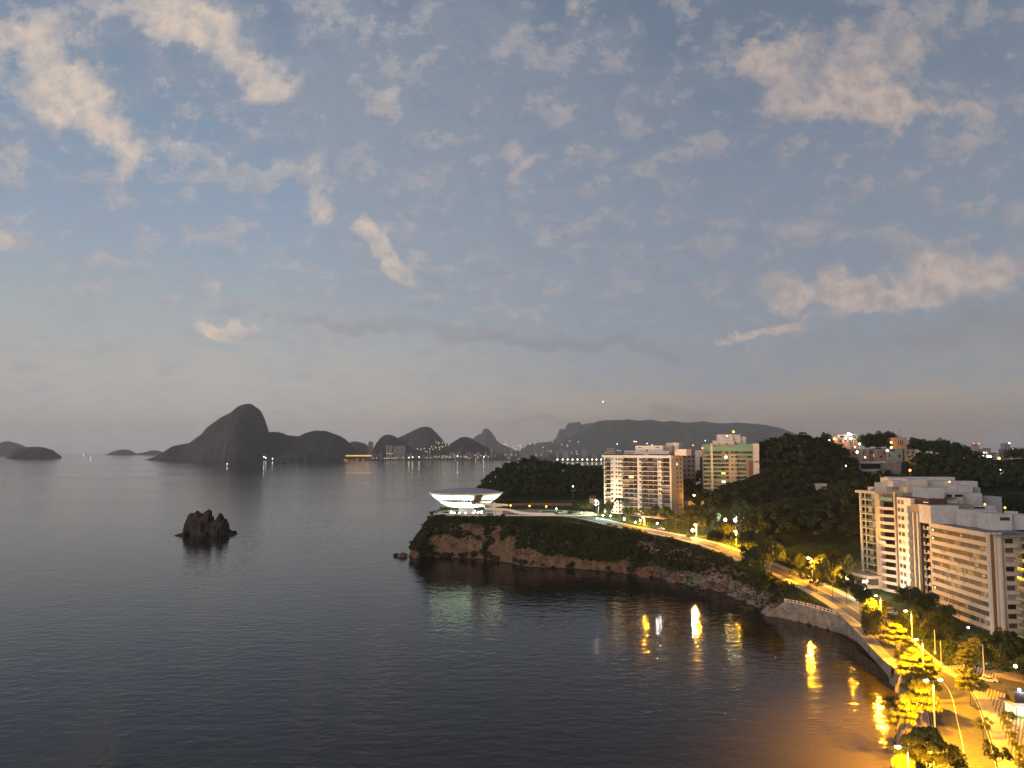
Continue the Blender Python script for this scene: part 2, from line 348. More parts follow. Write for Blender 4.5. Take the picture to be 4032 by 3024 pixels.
# base height field from control points
ctl = [tuple(p) for p in road_pts[::5]]
def C_(px, py, z): ctl.append(tuple(gp(px, py, z)))
for a in ((1700,2050,PLZ-2.3),(1770,2052,PLZ-2.5),(1830,2053,PLZ-2.5),(1900,2053,PLZ-2.3),(1960,2050,PLZ-1.4),(2100,2048,PLZ-.6),(2250,2052,23.2)): C_(*a)
for dx_, dy_ in ((0,30),(40,40),(-30,25),(60,10),(90,60),(30,75)): ctl.append((MUS.x+dx_, MUS.y+dy_, PLZ))
ctl += [(80,560,23.5),(110,560,24),(150,590,28),(175,600,30),(130,640,30),(60,660,24),(200,480,18),(175,440,15),(165,400,12),(175,350,8),(180,300,6.5),(180,260,5.5),(170,200,5),(160,120,5),(250,300,9),(300,400,18),(400,600,35),(420,300,14),(400,150,6),(20,700,20),(30,850,12),(100,900,15),(300,900,30),(500,1000,25)]
for a in ((2330,2072,20.3),(2404,2090,18.3),(2500,2126,15.0),(2600,2160,12.0),(2700,2205,9.5),(2852,2255,8.5),(3000,2330,7.0),(3088,2370,7.0),(3210,2400,7.0),(3345,2438,6.6),(3420,2500,5.6),(3479,2560,4.6),(3150,2330,8.5),(3620,2800,3.4),(3600,2900,3.2),(3610,3010,3.2)): C_(*a)
ctl = np.array(ctl)
def rbf_field(X, Y):
    num = np.zeros(X.shape); dn = np.zeros(X.shape)
    for (x, y, z) in ctl:
        w_ = 1.0/((X-x)**2+(Y-y)**2+16.0)**1.7; num += w_*z; dn += w_
    return num/dn
HILLS = [  # (name, [(px, py canopy top, depth)], canopy, front width, back width)
 ('island hill', [(1830,1975,840),(1880,1925,840),(1925,1872,840),(1960,1845,840),(2000,1826,845),(2050,1812,850),(2100,1808,850),(2180,1822,850),(2250,1830,850),(2300,1832,850),(2378,1846,850),(2450,1870,850),(2560,1900,850),(2700,1935,850)], 8, 105, 60),
 ('wooded back', [(2680,1900,600),(2760,1860,600),(2880,1800,600),(2990,1745,600),(3050,1728,600),(3100,1712,600),(3150,1716,605),(3210,1722,610),(3260,1745,620),(3300,1765,640),(3350,1800,650),(3400,1830,650),(3480,1850,640)], 8, 62, 60),
 ('wooded front', [(2860,2075,470),(2940,2030,470),(3000,2008,475),(3060,1985,480),(3150,1980,480),(3230,1948,480),(3330,1908,470),(3400,1888,465),(3480,1880,460),(3560,1890,450),(3700,1920,440),(3900,1950,430)], 8, 48, 70),
 ('favela ridge', [(3180,1760,730),(3240,1738,730),(3300,1735,720),(3380,1730,710),(3440,1728,710),(3500,1735,710),(3560,1742,700),(3620,1748,690),(3700,1752,690),(3790,1762,690),(3815,1790,680),(3850,1850,670),(3900,1868,660),(3950,1840,650),(3990,1785,640),(4040,1775,640),(4200,1760,640),(4500,1740,640)], 7, 105, 120),
]
Z = rbf_field(XX, YY)
hillamt = np.zeros(XX.shape)
for nm, rid, can, wf, wb in HILLS:
    pts = np.array([at(a, b, t)[:] for a, b, t in rid]); 
    o = np.argsort(pts[:,0]); pts = pts[o]
    hh = np.interp(XX, pts[:,0], pts[:,2]-can, left=0, right=pts[-1,2]-can); y0 = np.interp(XX, pts[:,0], pts[:,1])
    lf = np.clip((XX-pts[0,0]+18)/18, 0, 1); hh = hh*lf
    q = YY-y0; prof = np.where(q < 0, np.exp(-(np.abs(q)/wf)**2.2), np.exp(-(np.abs(q)/wb)**2.2))
    hz = hh*prof*(1+0.0*q) + (fbm(XX/40, YY/40, 4, 5)-.5)*7*prof
    up = np.clip(hz-Z, 0, 1e9); hillamt = np.maximum(hillamt, up); Z = np.maximum(Z, hz)
# favela terrace and house platforms stay as the ridge gives them
dC, wC, kC = coast_d(XX, YY)
q = np.clip(dC/wC, 0, 1)
Scl = 1-(1-q)**1.7
rockn = (fbm(XX/7.0, YY/7.0, 5, 77)-.5)
Zl = np.where(kC == 1, np.where(dC > 1.2, Z, -2.0), np.where(kC == 2, Z*np.clip(dC/22, 0, 1)**0.9, Z*Scl + rockn*13.0*np.clip(dC/5, 0, 1)*(1-q)))
Zl = np.where(dC < 0, np.maximum(-6, dC*0.5-0.3), Zl)
# tree-top of the road: flatten
dR, iR, tR = seg_dist(XX, YY, RP); j = np.minimum(iR+1, len(RP)-1); zR = RP[iR,2]*(1-tR)+RP[j,2]*tR
bl = np.clip((dR-9.5)/10, 0, 1); bl = bl*bl*(3-2*bl)
Zf = np.where(dC > 2, (zR-0.25)*(1-bl)+Zl*bl, Zl)
# museum plaza flat
dM = np.hypot(XX-MUS.x, YY-MUS.y); bm_ = np.where(YY < MUS.y-4, np.clip((dM-16.5)/2, 0, 1), np.clip((dM-21.5)/7, 0, 1)); Zf = np.where((dC > 1), (PLZ-0.1)*(1-bm_)+Zf*bm_, Zf)
TZ = Zf
def tz(x, y):
    fx = min(max((x-GX0)/GS, 0), len(gx)-1.001); fy = min(max((y-GY0)/GS, 0), len(gy)-1.001); i = int(fx); k = int(fy); a = fx-i; b = fy-k
    return float((TZ[i,k]*(1-a)+TZ[i+1,k]*a)*(1-b)+(TZ[i,k+1]*(1-a)+TZ[i+1,k+1]*a)*b)
def tzn(x, y):
    fx = np.clip((x-GX0)/GS, 0, len(gx)-1.001); fy = np.clip((y-GY0)/GS, 0, len(gy)-1.001); i = fx.astype(int); k = fy.astype(int); a = fx-i; b = fy-k
    return (TZ[i,k]*(1-a)+TZ[i+1,k]*a)*(1-b)+(TZ[i,k+1]*(1-a)+TZ[i+1,k+1]*a)*b
def grid_mesh(name, X, Y, Zg, keep=None):
    n, m = X.shape; V = np.stack([X.ravel(), Y.ravel(), Zg.ravel()], 1); I = np.arange(n*m).reshape(n, m)
    F = np.stack([I[:-1,:-1].ravel(), I[1:,:-1].ravel(), I[1:,1:].ravel(), I[:-1,1:].ravel()], 1)
    if keep is not None:
        k = (keep[:-1,:-1]|keep[1:,:-1]|keep[1:,1:]|keep[:-1,1:]).ravel(); F = F[k]
        used = np.unique(F); mp = np.full(n*m, -1); mp[used] = np.arange(len(used)); V = V[used]; F = mp[F]
    me = np_mesh(name, V, F); me.polygons.foreach_set('use_smooth', np.ones(len(F), bool)); return me
def ground_mat():
    m = bpy.data.materials.new('headland_ground'); m.use_nodes = True; t = m.node_tree; b = t.nodes['Principled BSDF']; b.inputs['Roughness'].default_value = 0.95; b.inputs['Specular IOR Level'].default_value = 0.15
    g = t.nodes.new('ShaderNodeNewGeometry'); s = t.nodes.new('ShaderNodeSeparateXYZ'); t.links.new(g.outputs['Normal'], s.inputs[0])
    sp_ = t.nodes.new('ShaderNodeSeparateXYZ'); t.links.new(g.outputs['Position'], sp_.inputs[0])
    def no(sc, det=6, r=.6, v=None):
        n = t.nodes.new('ShaderNodeTexNoise'); n.inputs['Scale'].default_value = sc; n.inputs['Detail'].default_value = det; n.inputs['Roughness'].default_value = r
        t.links.new(g.outputs['Position'], n.inputs['Vector']); return n.outputs['Fac']
    def rp(f, st):
        r = t.nodes.new('ShaderNodeValToRGB'); t.links.new(f, r.inputs[0]); e = r.color_ramp.elements
        while len(e) < len(st): e.new(.5)
        for k, (p, c) in enumerate(st): e[k].position = p; e[k].color = (*c, 1)
        return r.outputs[0]
    def mp(x, a, b_):
        r = t.nodes.new('ShaderNodeMapRange'); t.links.new(x, r.inputs[0]); r.inputs[1].default_value = a; r.inputs[2].default_value = b_; return r.outputs[0]
    def mx(f, a, b_):
        r = t.nodes.new('ShaderNodeMix'); r.data_type = 'RGBA'; t.links.new(f, r.inputs[0]); t.links.new(a, r.inputs[6]); t.links.new(b_, r.inputs[7]); return r.outputs[2]
    grass = rp(no(0.4), [(.3, (.022,.035,.010)), (.7, (.045,.072,.018))])
    rock = rp(no(0.22, 8, .7), [(.30, (.05,.03,.02)), (.48, (.15,.095,.06)), (.72, (.25,.165,.11))])
    sand = rp(no(1.5), [(.3, (.26,.21,.15)), (.7, (.36,.30,.21))])
    wet = rp(no(0.8), [(.3, (.03,.022,.018)), (.7, (.07,.05,.04))])
    a = mx(mp(s.outputs[2], .86, .70), grass, rock)
    at_ = t.nodes.new('ShaderNodeAttribute'); at_.attribute_name = 'woods'; humus = rp(no(0.3), [(.3, (.010,.012,.006)), (.7, (.024,.024,.012))])
    a = mx(at_.outputs['Fac'], a, humus)
    # sand on the low, flat ground near the water
    lo = mp(sp_.outputs[2], 3.6, 2.6)
    flat = mp(s.outputs[2], .90, .97)
    ml = t.nodes.new('ShaderNodeMath'); ml.operation = 'MULTIPLY'; t.links.new(lo, ml.inputs[0]); t.links.new(flat, ml.inputs[1])
    a = mx(ml.outputs[0], a, sand)
    lo2 = mp(sp_.outputs[2], 4.2, 2.8)
    st_ = mp(s.outputs[2], .95, .85); m2 = t.nodes.new('ShaderNodeMath'); m2.operation = 'MULTIPLY'; t.links.new(lo2, m2.inputs[0]); t.links.new(st_, m2.inputs[1])
    a = mx(m2.outputs[0], a, rock)
    prk = rp(no(0.35, 8, .7), [(.32, (.14,.11,.085)), (.68, (.36,.29,.22))]); at3 = t.nodes.new('ShaderNodeAttribute'); at3.attribute_name = 'shelf'; a = mx(at3.outputs['Fac'], a, prk); at2 = t.nodes.new('ShaderNodeAttribute'); at2.attribute_name = 'beach'; a = mx(at2.outputs['Fac'], a, sand)
    a = mx(mp(sp_.outputs[2], 0.7, 0.25), a, wet)
    t.links.new(a, b.inputs['Base Color'])
    bp = t.nodes.new('ShaderNodeBump'); bp.inputs['Distance'].default_value = 0.9; t.links.new(no(0.9, 9, .65), bp.inputs['Height']); t.links.new(bp.outputs[0], b.inputs['Normal'])
    return m
gm_ = grid_mesh('ground', XX, YY, TZ, dC > -9); wv_at = np.clip(hillamt/1.5, 0, 1)
co_ = np.empty(len(gm_.vertices)*3, np.float32); gm_.vertices.foreach_get('co', co_); co_ = co_.reshape(-1, 3)
ii = np.clip(((co_[:,0]-GX0)/GS).round().astype(int), 0, len(gx)-1); jj = np.clip(((co_[:,1]-GY0)/GS).round().astype(int), 0, len(gy)-1)
at0 = gm_.attributes.new('woods', 'FLOAT', 'POINT'); at0.data.foreach_set('value', wv_at[ii, jj].astype(np.float32))
sf_ = ((kC == 0) & (XX > 84) & (YY < 420) & (TZ < 5.5)).astype(np.float32); at3 = gm_.attributes.new('shelf', 'FLOAT', 'POINT'); at3.data.foreach_set('value', sf_[ii, jj])
bz_ = ((kC == 2) & (dC < 40)).astype(np.float32); at1 = gm_.attributes.new('beach', 'FLOAT', 'POINT'); at1.data.foreach_set('value', bz_[ii, jj])
link('ground', gm_, ground_mat())['kind'] = 'structure'
def hit(px, py, lift=0.0, t0=330, t1=1100):
    a, b, c = ray(px, py)
    for t in np.arange(t0, t1, 2.0):
        if H+c*t < tz(a*t, b*t)+lift: return float(t)
    return None

# ------------------------------------------------------------------ road, kerbs, pavements, markings
def offs(path, off, dz=0.0):
    out = []
    for i, p in enumerate(path):
        a = path[max(i-1, 0)]; b = path[min(i+1, len(path)-1)]; d = Vector((b.x-a.x, b.y-a.y, 0)).normalized(); n = Vector((-d.y, d.x, 0))
        o = off if not callable(off) else off(i/(len(path)-1)); out.append(Vector((p.x, p.y, p.z+dz)) + n*o)
    return out
def strip(name, A, B, m, depth=0.0, **kw):
    b = MB()
    for i in range(len(A)-1):
        b.quad(A[i], A[i+1], B[i+1], B[i])
        if depth:
            dn = Vector((0,0,-depth)); b.quad(A[i+1], A[i], A[i]+dn, A[i+1]+dn); b.quad(B[i], B[i+1], B[i+1]+dn, B[i]+dn)
    if depth:
        dn = Vector((0,0,-depth)); b.quad(A[0], B[0], B[0]+dn, A[0]+dn); b.quad(B[-1], A[-1], A[-1]+dn, B[-1]+dn)
    o = b.build(name, m); tag(o, **kw); return o
M_ASPH = mat('asphalt', (.075,.07,.066), .85, var=.3, vscale=.8)
M_PAVE = mat('pavement_stone', (.30,.27,.23), .85, var=.2, vscale=1.2)
M_LINE = mat('road_paint', (.75,.72,.62), .6)
M_KERB = mat('kerb_stone', (.45,.42,.37), .8, var=.15, vscale=2)
RW = lambda s: 4.9 if s < .75 else 4.9+.9*min(1, (s-.75)/.1)
strip('road', offs(road_pts, RW), offs(road_pts, lambda s: -RW(s)), M_ASPH, kind='structure')
for sg in (1, -1):
    wv_ = 2.6
    strip('kerb', offs(road_pts, lambda s: sg*(RW(s)+(.25 if sg > 0 else 0)), .13), offs(road_pts, lambda s: sg*(RW(s)+(0 if sg > 0 else .25)), .13), M_KERB, .2, kind='structure')
    strip('pavement', offs(road_pts, lambda s: sg*(RW(s)+(.25+wv_ if sg > 0 else .25)), .125), offs(road_pts, lambda s: sg*(RW(s)+(.25 if sg > 0 else .25+wv_)), .125), M_PAVE, .4, kind='structure')
strip('road_marking', offs(road_pts, .08, .006), offs(road_pts, -.08, .006), M_LINE, kind='structure')
for sg in (1, -1):
    strip('road_marking', offs(road_pts, lambda s: sg*(RW(s)-.45)+.05, .006), offs(road_pts, lambda s: sg*(RW(s)-.45)-.05, .006), M_LINE, kind='structure')

# ------------------------------------------------------------------ seawall and balustrade
M_WALL = mat('seawall_stone', (.36,.32,.27), .95, mix2=(.15,.13,.105), vscale=.35, bump=.35, bscale=.8, detail=9)
WTOP = [(3088,2369,7.0),(3150,2381,7.1),(3210,2396,7.1),(3280,2417,6.9),(3345,2438,6.7),(3393,2478,6.3),(3440,2526,5.6),(3479,2566,4.9),(3513,2618,3.9),(3535,2640,3.4),(3548,2702,1.6)]
wt = [gp(a, b, z) for a, b, z in WTOP]
wbp = [gp(a, b, 0) for a, b in ((3010,2424),(3088,2436),(3150,2450),(3210,2465),(3262,2480),(3312,2497),(3393,2542),(3430,2570),(3467,2599),(3497,2645),(3503,2690))]
b = MB(); wt2 = catmull(wt, 4); wb2 = catmull(wbp, 4)
for i in range(len(wt2)-1):
    a0, a1, b0, b1 = wt2[i], wt2[i+1], wb2[i], wb2[i+1]; dn = Vector((0,0,-2))
    d = (a1-a0); n = Vector((-d.y, d.x, 0)).normalized()
    if n.y < 0: n = -n
    b.quad(b0+dn, b1+dn, b1, b0); b.quad(b0, b1, a1, a0); b.quad(a0, a1, a1+n*.8, a0+n*.8); b.quad(a0+n*.8, a1+n*.8, a1+n*.8+dn*2.5, a0+n*.8+dn*2.5)
sw = b.build('seawall', M_WALL); tag(sw, 'long weathered grey stone seawall curving round the cove below the balustrade', 'seawall')
M_WHITE = mat('white_paint', (.72,.69,.66), .6, var=.08, vscale=.5)
bal = empty('balustrade', wt[0]); tag(bal, 'low white balustrade along the top of the stone seawall', 'balustrade')
rl = MB(); tops = catmull([p+Vector((.3,.45,0)) for p in wt[:9]], 10); acc = 0
for i in range(len(tops)-1):
    for h_ in (.95, .15): rl.tube(tops[i]+Vector((0,0,h_))-wt[0], tops[i+1]+Vector((0,0,h_))-wt[0], .10, n=4, cap=False)
rl.build('rail', M_WHITE, bal)
pm = MB().box(-.14,-.14,0,.14,.14,1.0).box(-.2,-.2,1.0,.2,.2,1.12).mesh('post')
dist = 0; nxt = 0
for i in range(len(tops)-1):
    seg = (tops[i+1]-tops[i]).length; dist += seg
    if dist >= nxt: link('post', pm, M_WHITE, bal, tops[i]-wt[0]); nxt += 1.7
# curb ledge stones above the beach end
# ------------------------------------------------------------------ far mountains, hills, islands
def ridge(name, pts, t, depth, m, py0=None, mode='px', rough=0.06, power=1.6, nx=90, nyy=22, label=None, kind='structure', seed=1, lean=0.0, cat=None, warp=.22, nscale=1.0, top_flat=False):
    """mountain whose skyline passes through pts; real distance, width and depth"""
    P = np.array([at(a, b, t)[:] for a, b in pts]); xs_, zs = P[:,0], np.maximum(P[:,2], 0.0)
    cx = (xs_[0]+xs_[-1])/2; cy_ = t; xl = np.linspace(xs_[0], xs_[-1], nx); h = np.interp(xl, xs_, zs)
    ed = np.minimum(np.arange(nx), np.arange(nx)[::-1])/6.0; h = h*np.clip(ed, 0, 1)**.7 if zs[0] < 1 or True else h
    s = np.linspace(-1, 1, nyy); Xg, Sg = np.meshgrid(xl, s, indexing='ij'); hm = zs.max()
    wx = (fbm(Xg/(hm*.5)+seed*3, Sg*4+seed, 4, seed+50)-.5)*np.abs(Sg)*hm*warp*2; Hg = np.minimum(np.interp((Xg+wx).ravel(), xl, h).reshape(Xg.shape), h[:,None])
    dep = depth*(0.35+0.65*Hg/hm)
    pr = (1-np.abs(Sg)**power)**(0.9)
    nz_ = (fbm(Xg/(hm*.35*nscale)+seed, Sg*3.0+seed, 5, seed)-.5)
    Zg = Hg*pr*(1+rough*4*nz_*np.abs(Sg)**.5*(1-np.abs(Sg)))
    Yg = t + Sg*dep + nz_*dep*.35
    # keep the skyline in place: scale X about the camera's plumb line so that deeper rows do not spread
    Zg[:, 0] = -8; Zg[:, -1] = -8
    o = link(name, grid_mesh(name, Xg, Yg, Zg), m); tag(o, label, cat, None, kind); return o
M_MT = mat('mountain_rock', (.085,.068,.066), .95, mix2=(.035,.030,.030), vscale=.006, detail=9)
M_MTG = mat('mountain_forest', (.030,.034,.028), .95, mix2=(.014,.017,.014), vscale=.02, detail=8)
z1 = lambda x, y: (x*.6329, 1500+y*.6329)
za = lambda x, y: (1350+x*.2938, 1640+y*.2938)
zb = lambda x, y: (1950+x*.2486, 1640+y*.2486)
z2 = lambda x, y: (1300+x*.5425, 1550+y*.5425)
ridge('mountain', [z1(*p) for p in ((940,500),(960,485),(1000,465),(1090,403),(1190,385),(1240,345),(1290,312),(1300,285),(1380,225),(1440,195),(1480,160),(1500,150),(1530,144),(1560,144),(1590,165),(1610,200),(1625,240),(1634,300),(1640,400),(1650,500))], 5750, 420, M_MT, label='steep dark sugarloaf shaped peak rising from the bay', rough=.10, nx=160, nyy=40)
ridge('hill', [z1(*p) for p in ((1560,500),(1600,400),(1640,325),(1690,318),(1740,322),(1790,338),(1860,345),(1900,325),(1960,308),(2020,310),(2060,325),(2110,335),(2150,360),(2180,390),(2230,440),(2300,505))], 5950, 330, M_MTG, label='long dark wooded hill right of the steep peak', rough=.08, seed=3, nx=120)
ridge('hill', [z1(*p) for p in ((1640,505),(1700,480),(1850,445),(1960,420),(2060,440),(2120,470),(2160,505))], 5500, 200, M_MTG, label='low dark green hill on the shore in front of the long hill', rough=.08, seed=9)
ridge('hill', [za(*p) for p in ((20,560),(60,420),(90,355),(130,335),(180,332),(240,345),(300,365),(340,400),(420,480),(460,580))], 7000, 400, M_MT, label='small far hill left of the dark tower', seed=4)
ridge('hill', [za(*p) for p in ((380,560),(430,410),(470,340),(520,275),(570,245),(640,242),(690,260),(760,300),(830,350),(900,400),(960,450),(1040,560))], 6600, 300, M_MTG, label='rounded dark hill behind the pale tower blocks', seed=5)
ridge('hill', [za(*p) for p in ((600,560),(680,330),(740,285),(850,235),(960,180),(1040,145),(1100,133),(1160,140),(1200,165),(1270,230),(1330,300),(1360,345),(1420,370),(1480,450),(1560,560))], 7300, 450, M_MT, label='tall smooth domed hill above the lit hillside houses', seed=6)
ridge('hill', [za(*p) for p in ((1300,560),(1380,405),(1450,360),(1530,310),(1580,278),(1640,268),(1700,280),(1780,325),(1860,375),(1940,420),(2020,458),(2120,560))], 6700, 350, M_MTG, label='pointed dark hill right of the lit hillside houses', seed=7)
M_FAR = mat('far_rock', (.040,.044,.042), .95, mix2=(.025,.03,.028), vscale=.004)
ridge('mountain', [za(*p) for p in ((1600,560),(1740,300),(1800,250),(1860,225),(1880,180),(1910,155),(1940,160),(1980,195),(2030,260),(2070,330),(2130,370),(2212,400),(2300,450),(2500,560))], 15500, 1000, M_FAR, label='far pale horn shaped peak seen through haze', seed=8)
ridge('mountain', [zb(*p) for p in ((350,560),(480,450),(560,430),(700,415),(860,400),(900,380),(960,350),(985,290),(1000,240),(1030,190),(1060,195),(1090,210),(1110,175),(1150,105),(1230,95),(1340,85),(1360,130),(1440,115),(1530,100),(1700,120),(2100,560))], 16500, 1100, M_FAR, label='far flat topped stepped peak seen through haze', seed=12, nx=160)
ridge('mountain', [zb(*p) for p in ((600,560),(700,510),(820,470),(1000,420),(1120,350),(1250,290),(1380,235),(1480,170),(1560,105),(1600,85),(1640,66),(1700,70),(1760,52),(1820,60),(1900,50),(2000,58))]+[(2470,1650),(2510,1656),(2560,1652),(2610,1660),(2640,1656),(2700,1664),(2760,1658),(2830,1667),(2900,1663),(3002,1671),(3069,1684),(3125,1706),(3200,1735),(3330,1780)], 13500, 1100, M_MTG, label='wide dark massif with its top lost in low cloud', seed=13, nx=160, rough=.05)
ridge('hill', [(2880,1780),(2925,1712),(2950,1700),(2985,1700),(3020,1716),(3060,1735),(3110,1790)], 11500, 600, M_MTG, label='dark spur in front of the massif beside the green tower', seed=14)
ridge('island', [z1(*p) for p in ((-80,460),(0,400),(30,380),(50,374),(110,385),(160,408),(185,430),(215,462))], 13500, 500, M_FAR, label='far grey island at the left edge of the horizon', seed=15)
ridge('island', [z1(*p) for p in ((85,485),(100,470),(130,440),(160,418),(200,409),(250,410),(300,420),(330,440),(350,462),(372,483))], 7070, 260, M_MT, label='low dark domed island near the left edge', seed=16)
ridge('island', [z1(*p) for p in ((665,458),(700,450),(735,432),(770,426),(800,427),(830,440),(845,458))], 13000, 300, M_FAR, label='small faint island left of the steep peak', seed=17)
ridge('island', [z1(*p) for p in ((850,458),(880,448),(920,442),(945,433),(970,431),(1000,436),(1020,458))], 13000, 300, M_FAR, label='faint low islet just left of the steep peak', seed=18)
# rock islet
M_ROCK = mat('islet_rock', (.075,.055,.045), .95, mix2=(.018,.014,.012), vscale=.35, bump=.5, bscale=.7, detail=8)
zr = lambda x, y: (650+x*.1492, 1980+y*.1492)
ridge('rock', [zr(*p) for p in ((560,830),(600,770),(640,600),(670,420),(700,330),(720,318),(850,300),(895,240),(935,228),(955,285),(1050,300),(1120,245),(1180,214),(1285,222),(1300,300),(1312,430),(1370,440),(1440,400),(1478,370),(1487,260),(1530,245),(1590,265),(1605,380),(1670,420),(1690,500),(1735,545),(1690,610),(1760,680),(1850,720),(1980,800))], 648, 11, M_ROCK, label='jagged dark sea rock standing alone in the bay', rough=.34, power=2.4, warp=.9, nx=220, nyy=40, seed=21, kind='thing', cat='rock', nscale=.9)
ridge('reef', [zr(*p) for p in ((330,845),(420,800),(520,770),(640,760),(700,840))], 640, 3, M_ROCK, label='low reef tongue at the left foot of the lone sea rock', rough=.2, power=2, nx=40, nyy=10, seed=22, kind='thing', cat='rock')
ridge('reef', [zr(*p) for p in ((1640,760),(1740,735),(1850,722),(1930,700),(2000,760))], 655, 3, M_ROCK, label='low reef tongue at the right foot of the lone sea rock', rough=.2, power=2, nx=40, nyy=10, seed=23, kind='thing', cat='rock')
# boulders at the foot of the cliff
def rock_mesh(r, seed):
    bm = bmesh.new(); bmesh.ops.create_icosphere(bm, subdivisions=3, radius=1.0); rr = np.random.default_rng(seed); k = rr.random((4,3))*6
    for v in bm.verts:
        p = v.co; n = sum(math.sin(p.x*k[i,0]*1.4+p.y*k[i,1]*1.3+p.z*k[i,2]*1.5+i) for i in range(4))/4
        v.co = p*(1+.28*n)*r; v.co.z *= .7
    me = bpy.data.meshes.new('boulder'); bm.to_mesh(me); bm.free(); return me
M_BOUL = mat('shore_rock', (.23,.145,.10), .95, mix2=(.07,.045,.035), vscale=.5, bump=.5, bscale=1.2, detail=8)
M_BDK = mat('dark_shore_rock', (.022,.018,.016), .9, var=.4, vscale=.6, bump=.3, bscale=1.0)
BO = [(1560,2183,1.8,1,'outermost, low in the water off the cliff tip'),(1585,2186,3.0,0,'at the outer tip of the cliff'),(1640,2192,2.2,0,'just right of the cliff tip'),(1708,2180,6.5,1,'like a cave mouth left on the cliff foot'),(1755,2188,4.0,1,'small, beside the cave-like rock'),
 (1965,2203,3.2,1,'below the middle of the cliff, left of a pair'),(1997,2205,3.4,1,'below the middle of the cliff, right of a pair'),(2052,2192,4.4,1,'set above the water near the tan boulders'),(2025,2205,4.6,0,'under the cliff middle'),
 (2090,2215,4.2,0,'right of the cliff middle'),(1985,2180,5.0,0,'stacked against the cliff middle'),(2150,2212,4.6,0,'at the water under dense bushes'),(2230,2222,3.6,0,'in the reddish shore strip, left end'),(2300,2226,4.4,0,'in the reddish shore strip, larger one'),
 (2395,2236,4.2,0,'below the white tower'),(2470,2248,3.6,0,'pinkish, before the shore bends'),(2540,2262,3.8,0,'where the shore bends towards the cove'),(2660,2284,4.0,0,'on the pale rock shelf'),(2790,2310,4.0,0,'on the rock shelf before the cove'),(2850,2318,5.0,0,'largest on the shelf left of the wall'),(2930,2352,3.6,0,'just left of the wall')]
for i, (a, b_, r, k, w_) in enumerate(BO):
    p = gp(a, b_, 1.0); o = link('boulder', rock_mesh(r, 50+i), M_BDK if k else M_BOUL, loc=(p.x, p.y, .5)); o.rotation_euler = (0,0,i*1.3)
    tag(o, ('dark boulder ' if k else 'tan boulder ')+w_, 'rock', 'boulders along the foot of the cliff')
# ------------------------------------------------------------------ lamps
LAMPCOL = {'sodium': (1.0, .42, .012), 'white': (.86, .93, 1.0), 'green': (.25, 1.0, .22), 'warm': (1.0, .72, .30), 'red': (1.0, .10, .02), 'museum': (.74, 1.0, .66), 'orange': (1.0,.32,.03), 'cool': (.62,1.0,.85)}
BULBCOL = {'sodium': (1.0, .78, .30), 'white': (.95, .98, 1.0), 'green': (.5, 1.0, .4), 'warm': (1.0, .88, .55), 'red': (1.0, .18, .05), 'museum': (.92, 1.0, .86), 'orange': (1.0,.50,.08), 'cool': (.8,1.0,.92)}
def bulbm(k, e=14.0): return mat('lamp_glow_%s_%d' % (k, e), BULBCOL[k], .5, emit=e, ecol=BULBCOL[k])
M_POLE = mat('lamp_post_metal', (.42,.40,.37), .6, var=.1, vscale=1)
def point(loc, k, watts, r=.35, spot=None):
    l = bpy.data.lights.new('lamp_light', 'POINT'); l.energy = watts; l.color = LAMPCOL[k]; l.shadow_soft_size = r
    o = bpy.data.objects.new('lamp_light', l); COL.objects.link(o); o.location = loc; return o
LP = []
def street_lamp(head, zb, k, watts, label, arms=1, arm_dir=(-1,0), rb=.42, group='street lamps along the seafront avenue', name='street_lamp', thick=.16, L_=1.6):
    ht = head.z-zb; base = Vector((head.x, head.y, zb)); ad_ = Vector((arm_dir[0], arm_dir[1], 0)).normalized()
    base = base - ad_*L_; r = empty(name, base); tag(r, label, 'street lamp', group)
    MB().tube((0,0,-.3), (0,0,ht+.1), thick, thick*.55).tube((0,0,-.3),(0,0,.5),thick*1.7,thick*1.4).build('pole', M_POLE, r)
    dirs = [ad_] if arms == 1 else [ad_, -ad_]
    for d in dirs:
        MB().tube((0,0,ht-.1), (d.x*L_, d.y*L_, ht+.35), .07, .06, 6).build('arm', M_POLE, r)
        hd = MB().box(-.42,-.2,.0,.42,.2,.2).mesh('lamp_head'); h = link('lamp_head', hd, M_POLE, r, (d.x*L_, d.y*L_, ht+.3), (0,0,math.atan2(d.y, d.x)))
        MB().ball((0,0,-.12), rb, 10, 6, .6).build('bulb', bulbm(k), h)
        p = base+Vector((d.x*L_, d.y*L_, ht-.35-rb*.5)); farl = head.length > 335; l = bpy.data.lights.new('lamp_light', 'POINT' if farl else 'SPOT'); l.energy = watts/len(dirs); l.color = LAMPCOL[k]; l.shadow_soft_size = .3
        if not farl: l.spot_size = math.radians(166); l.spot_blend = .35
        o = bpy.data.objects.new('lamp_light', l); COL.objects.link(o); o.location = p
    return r
WS = 105000; WN = 145000
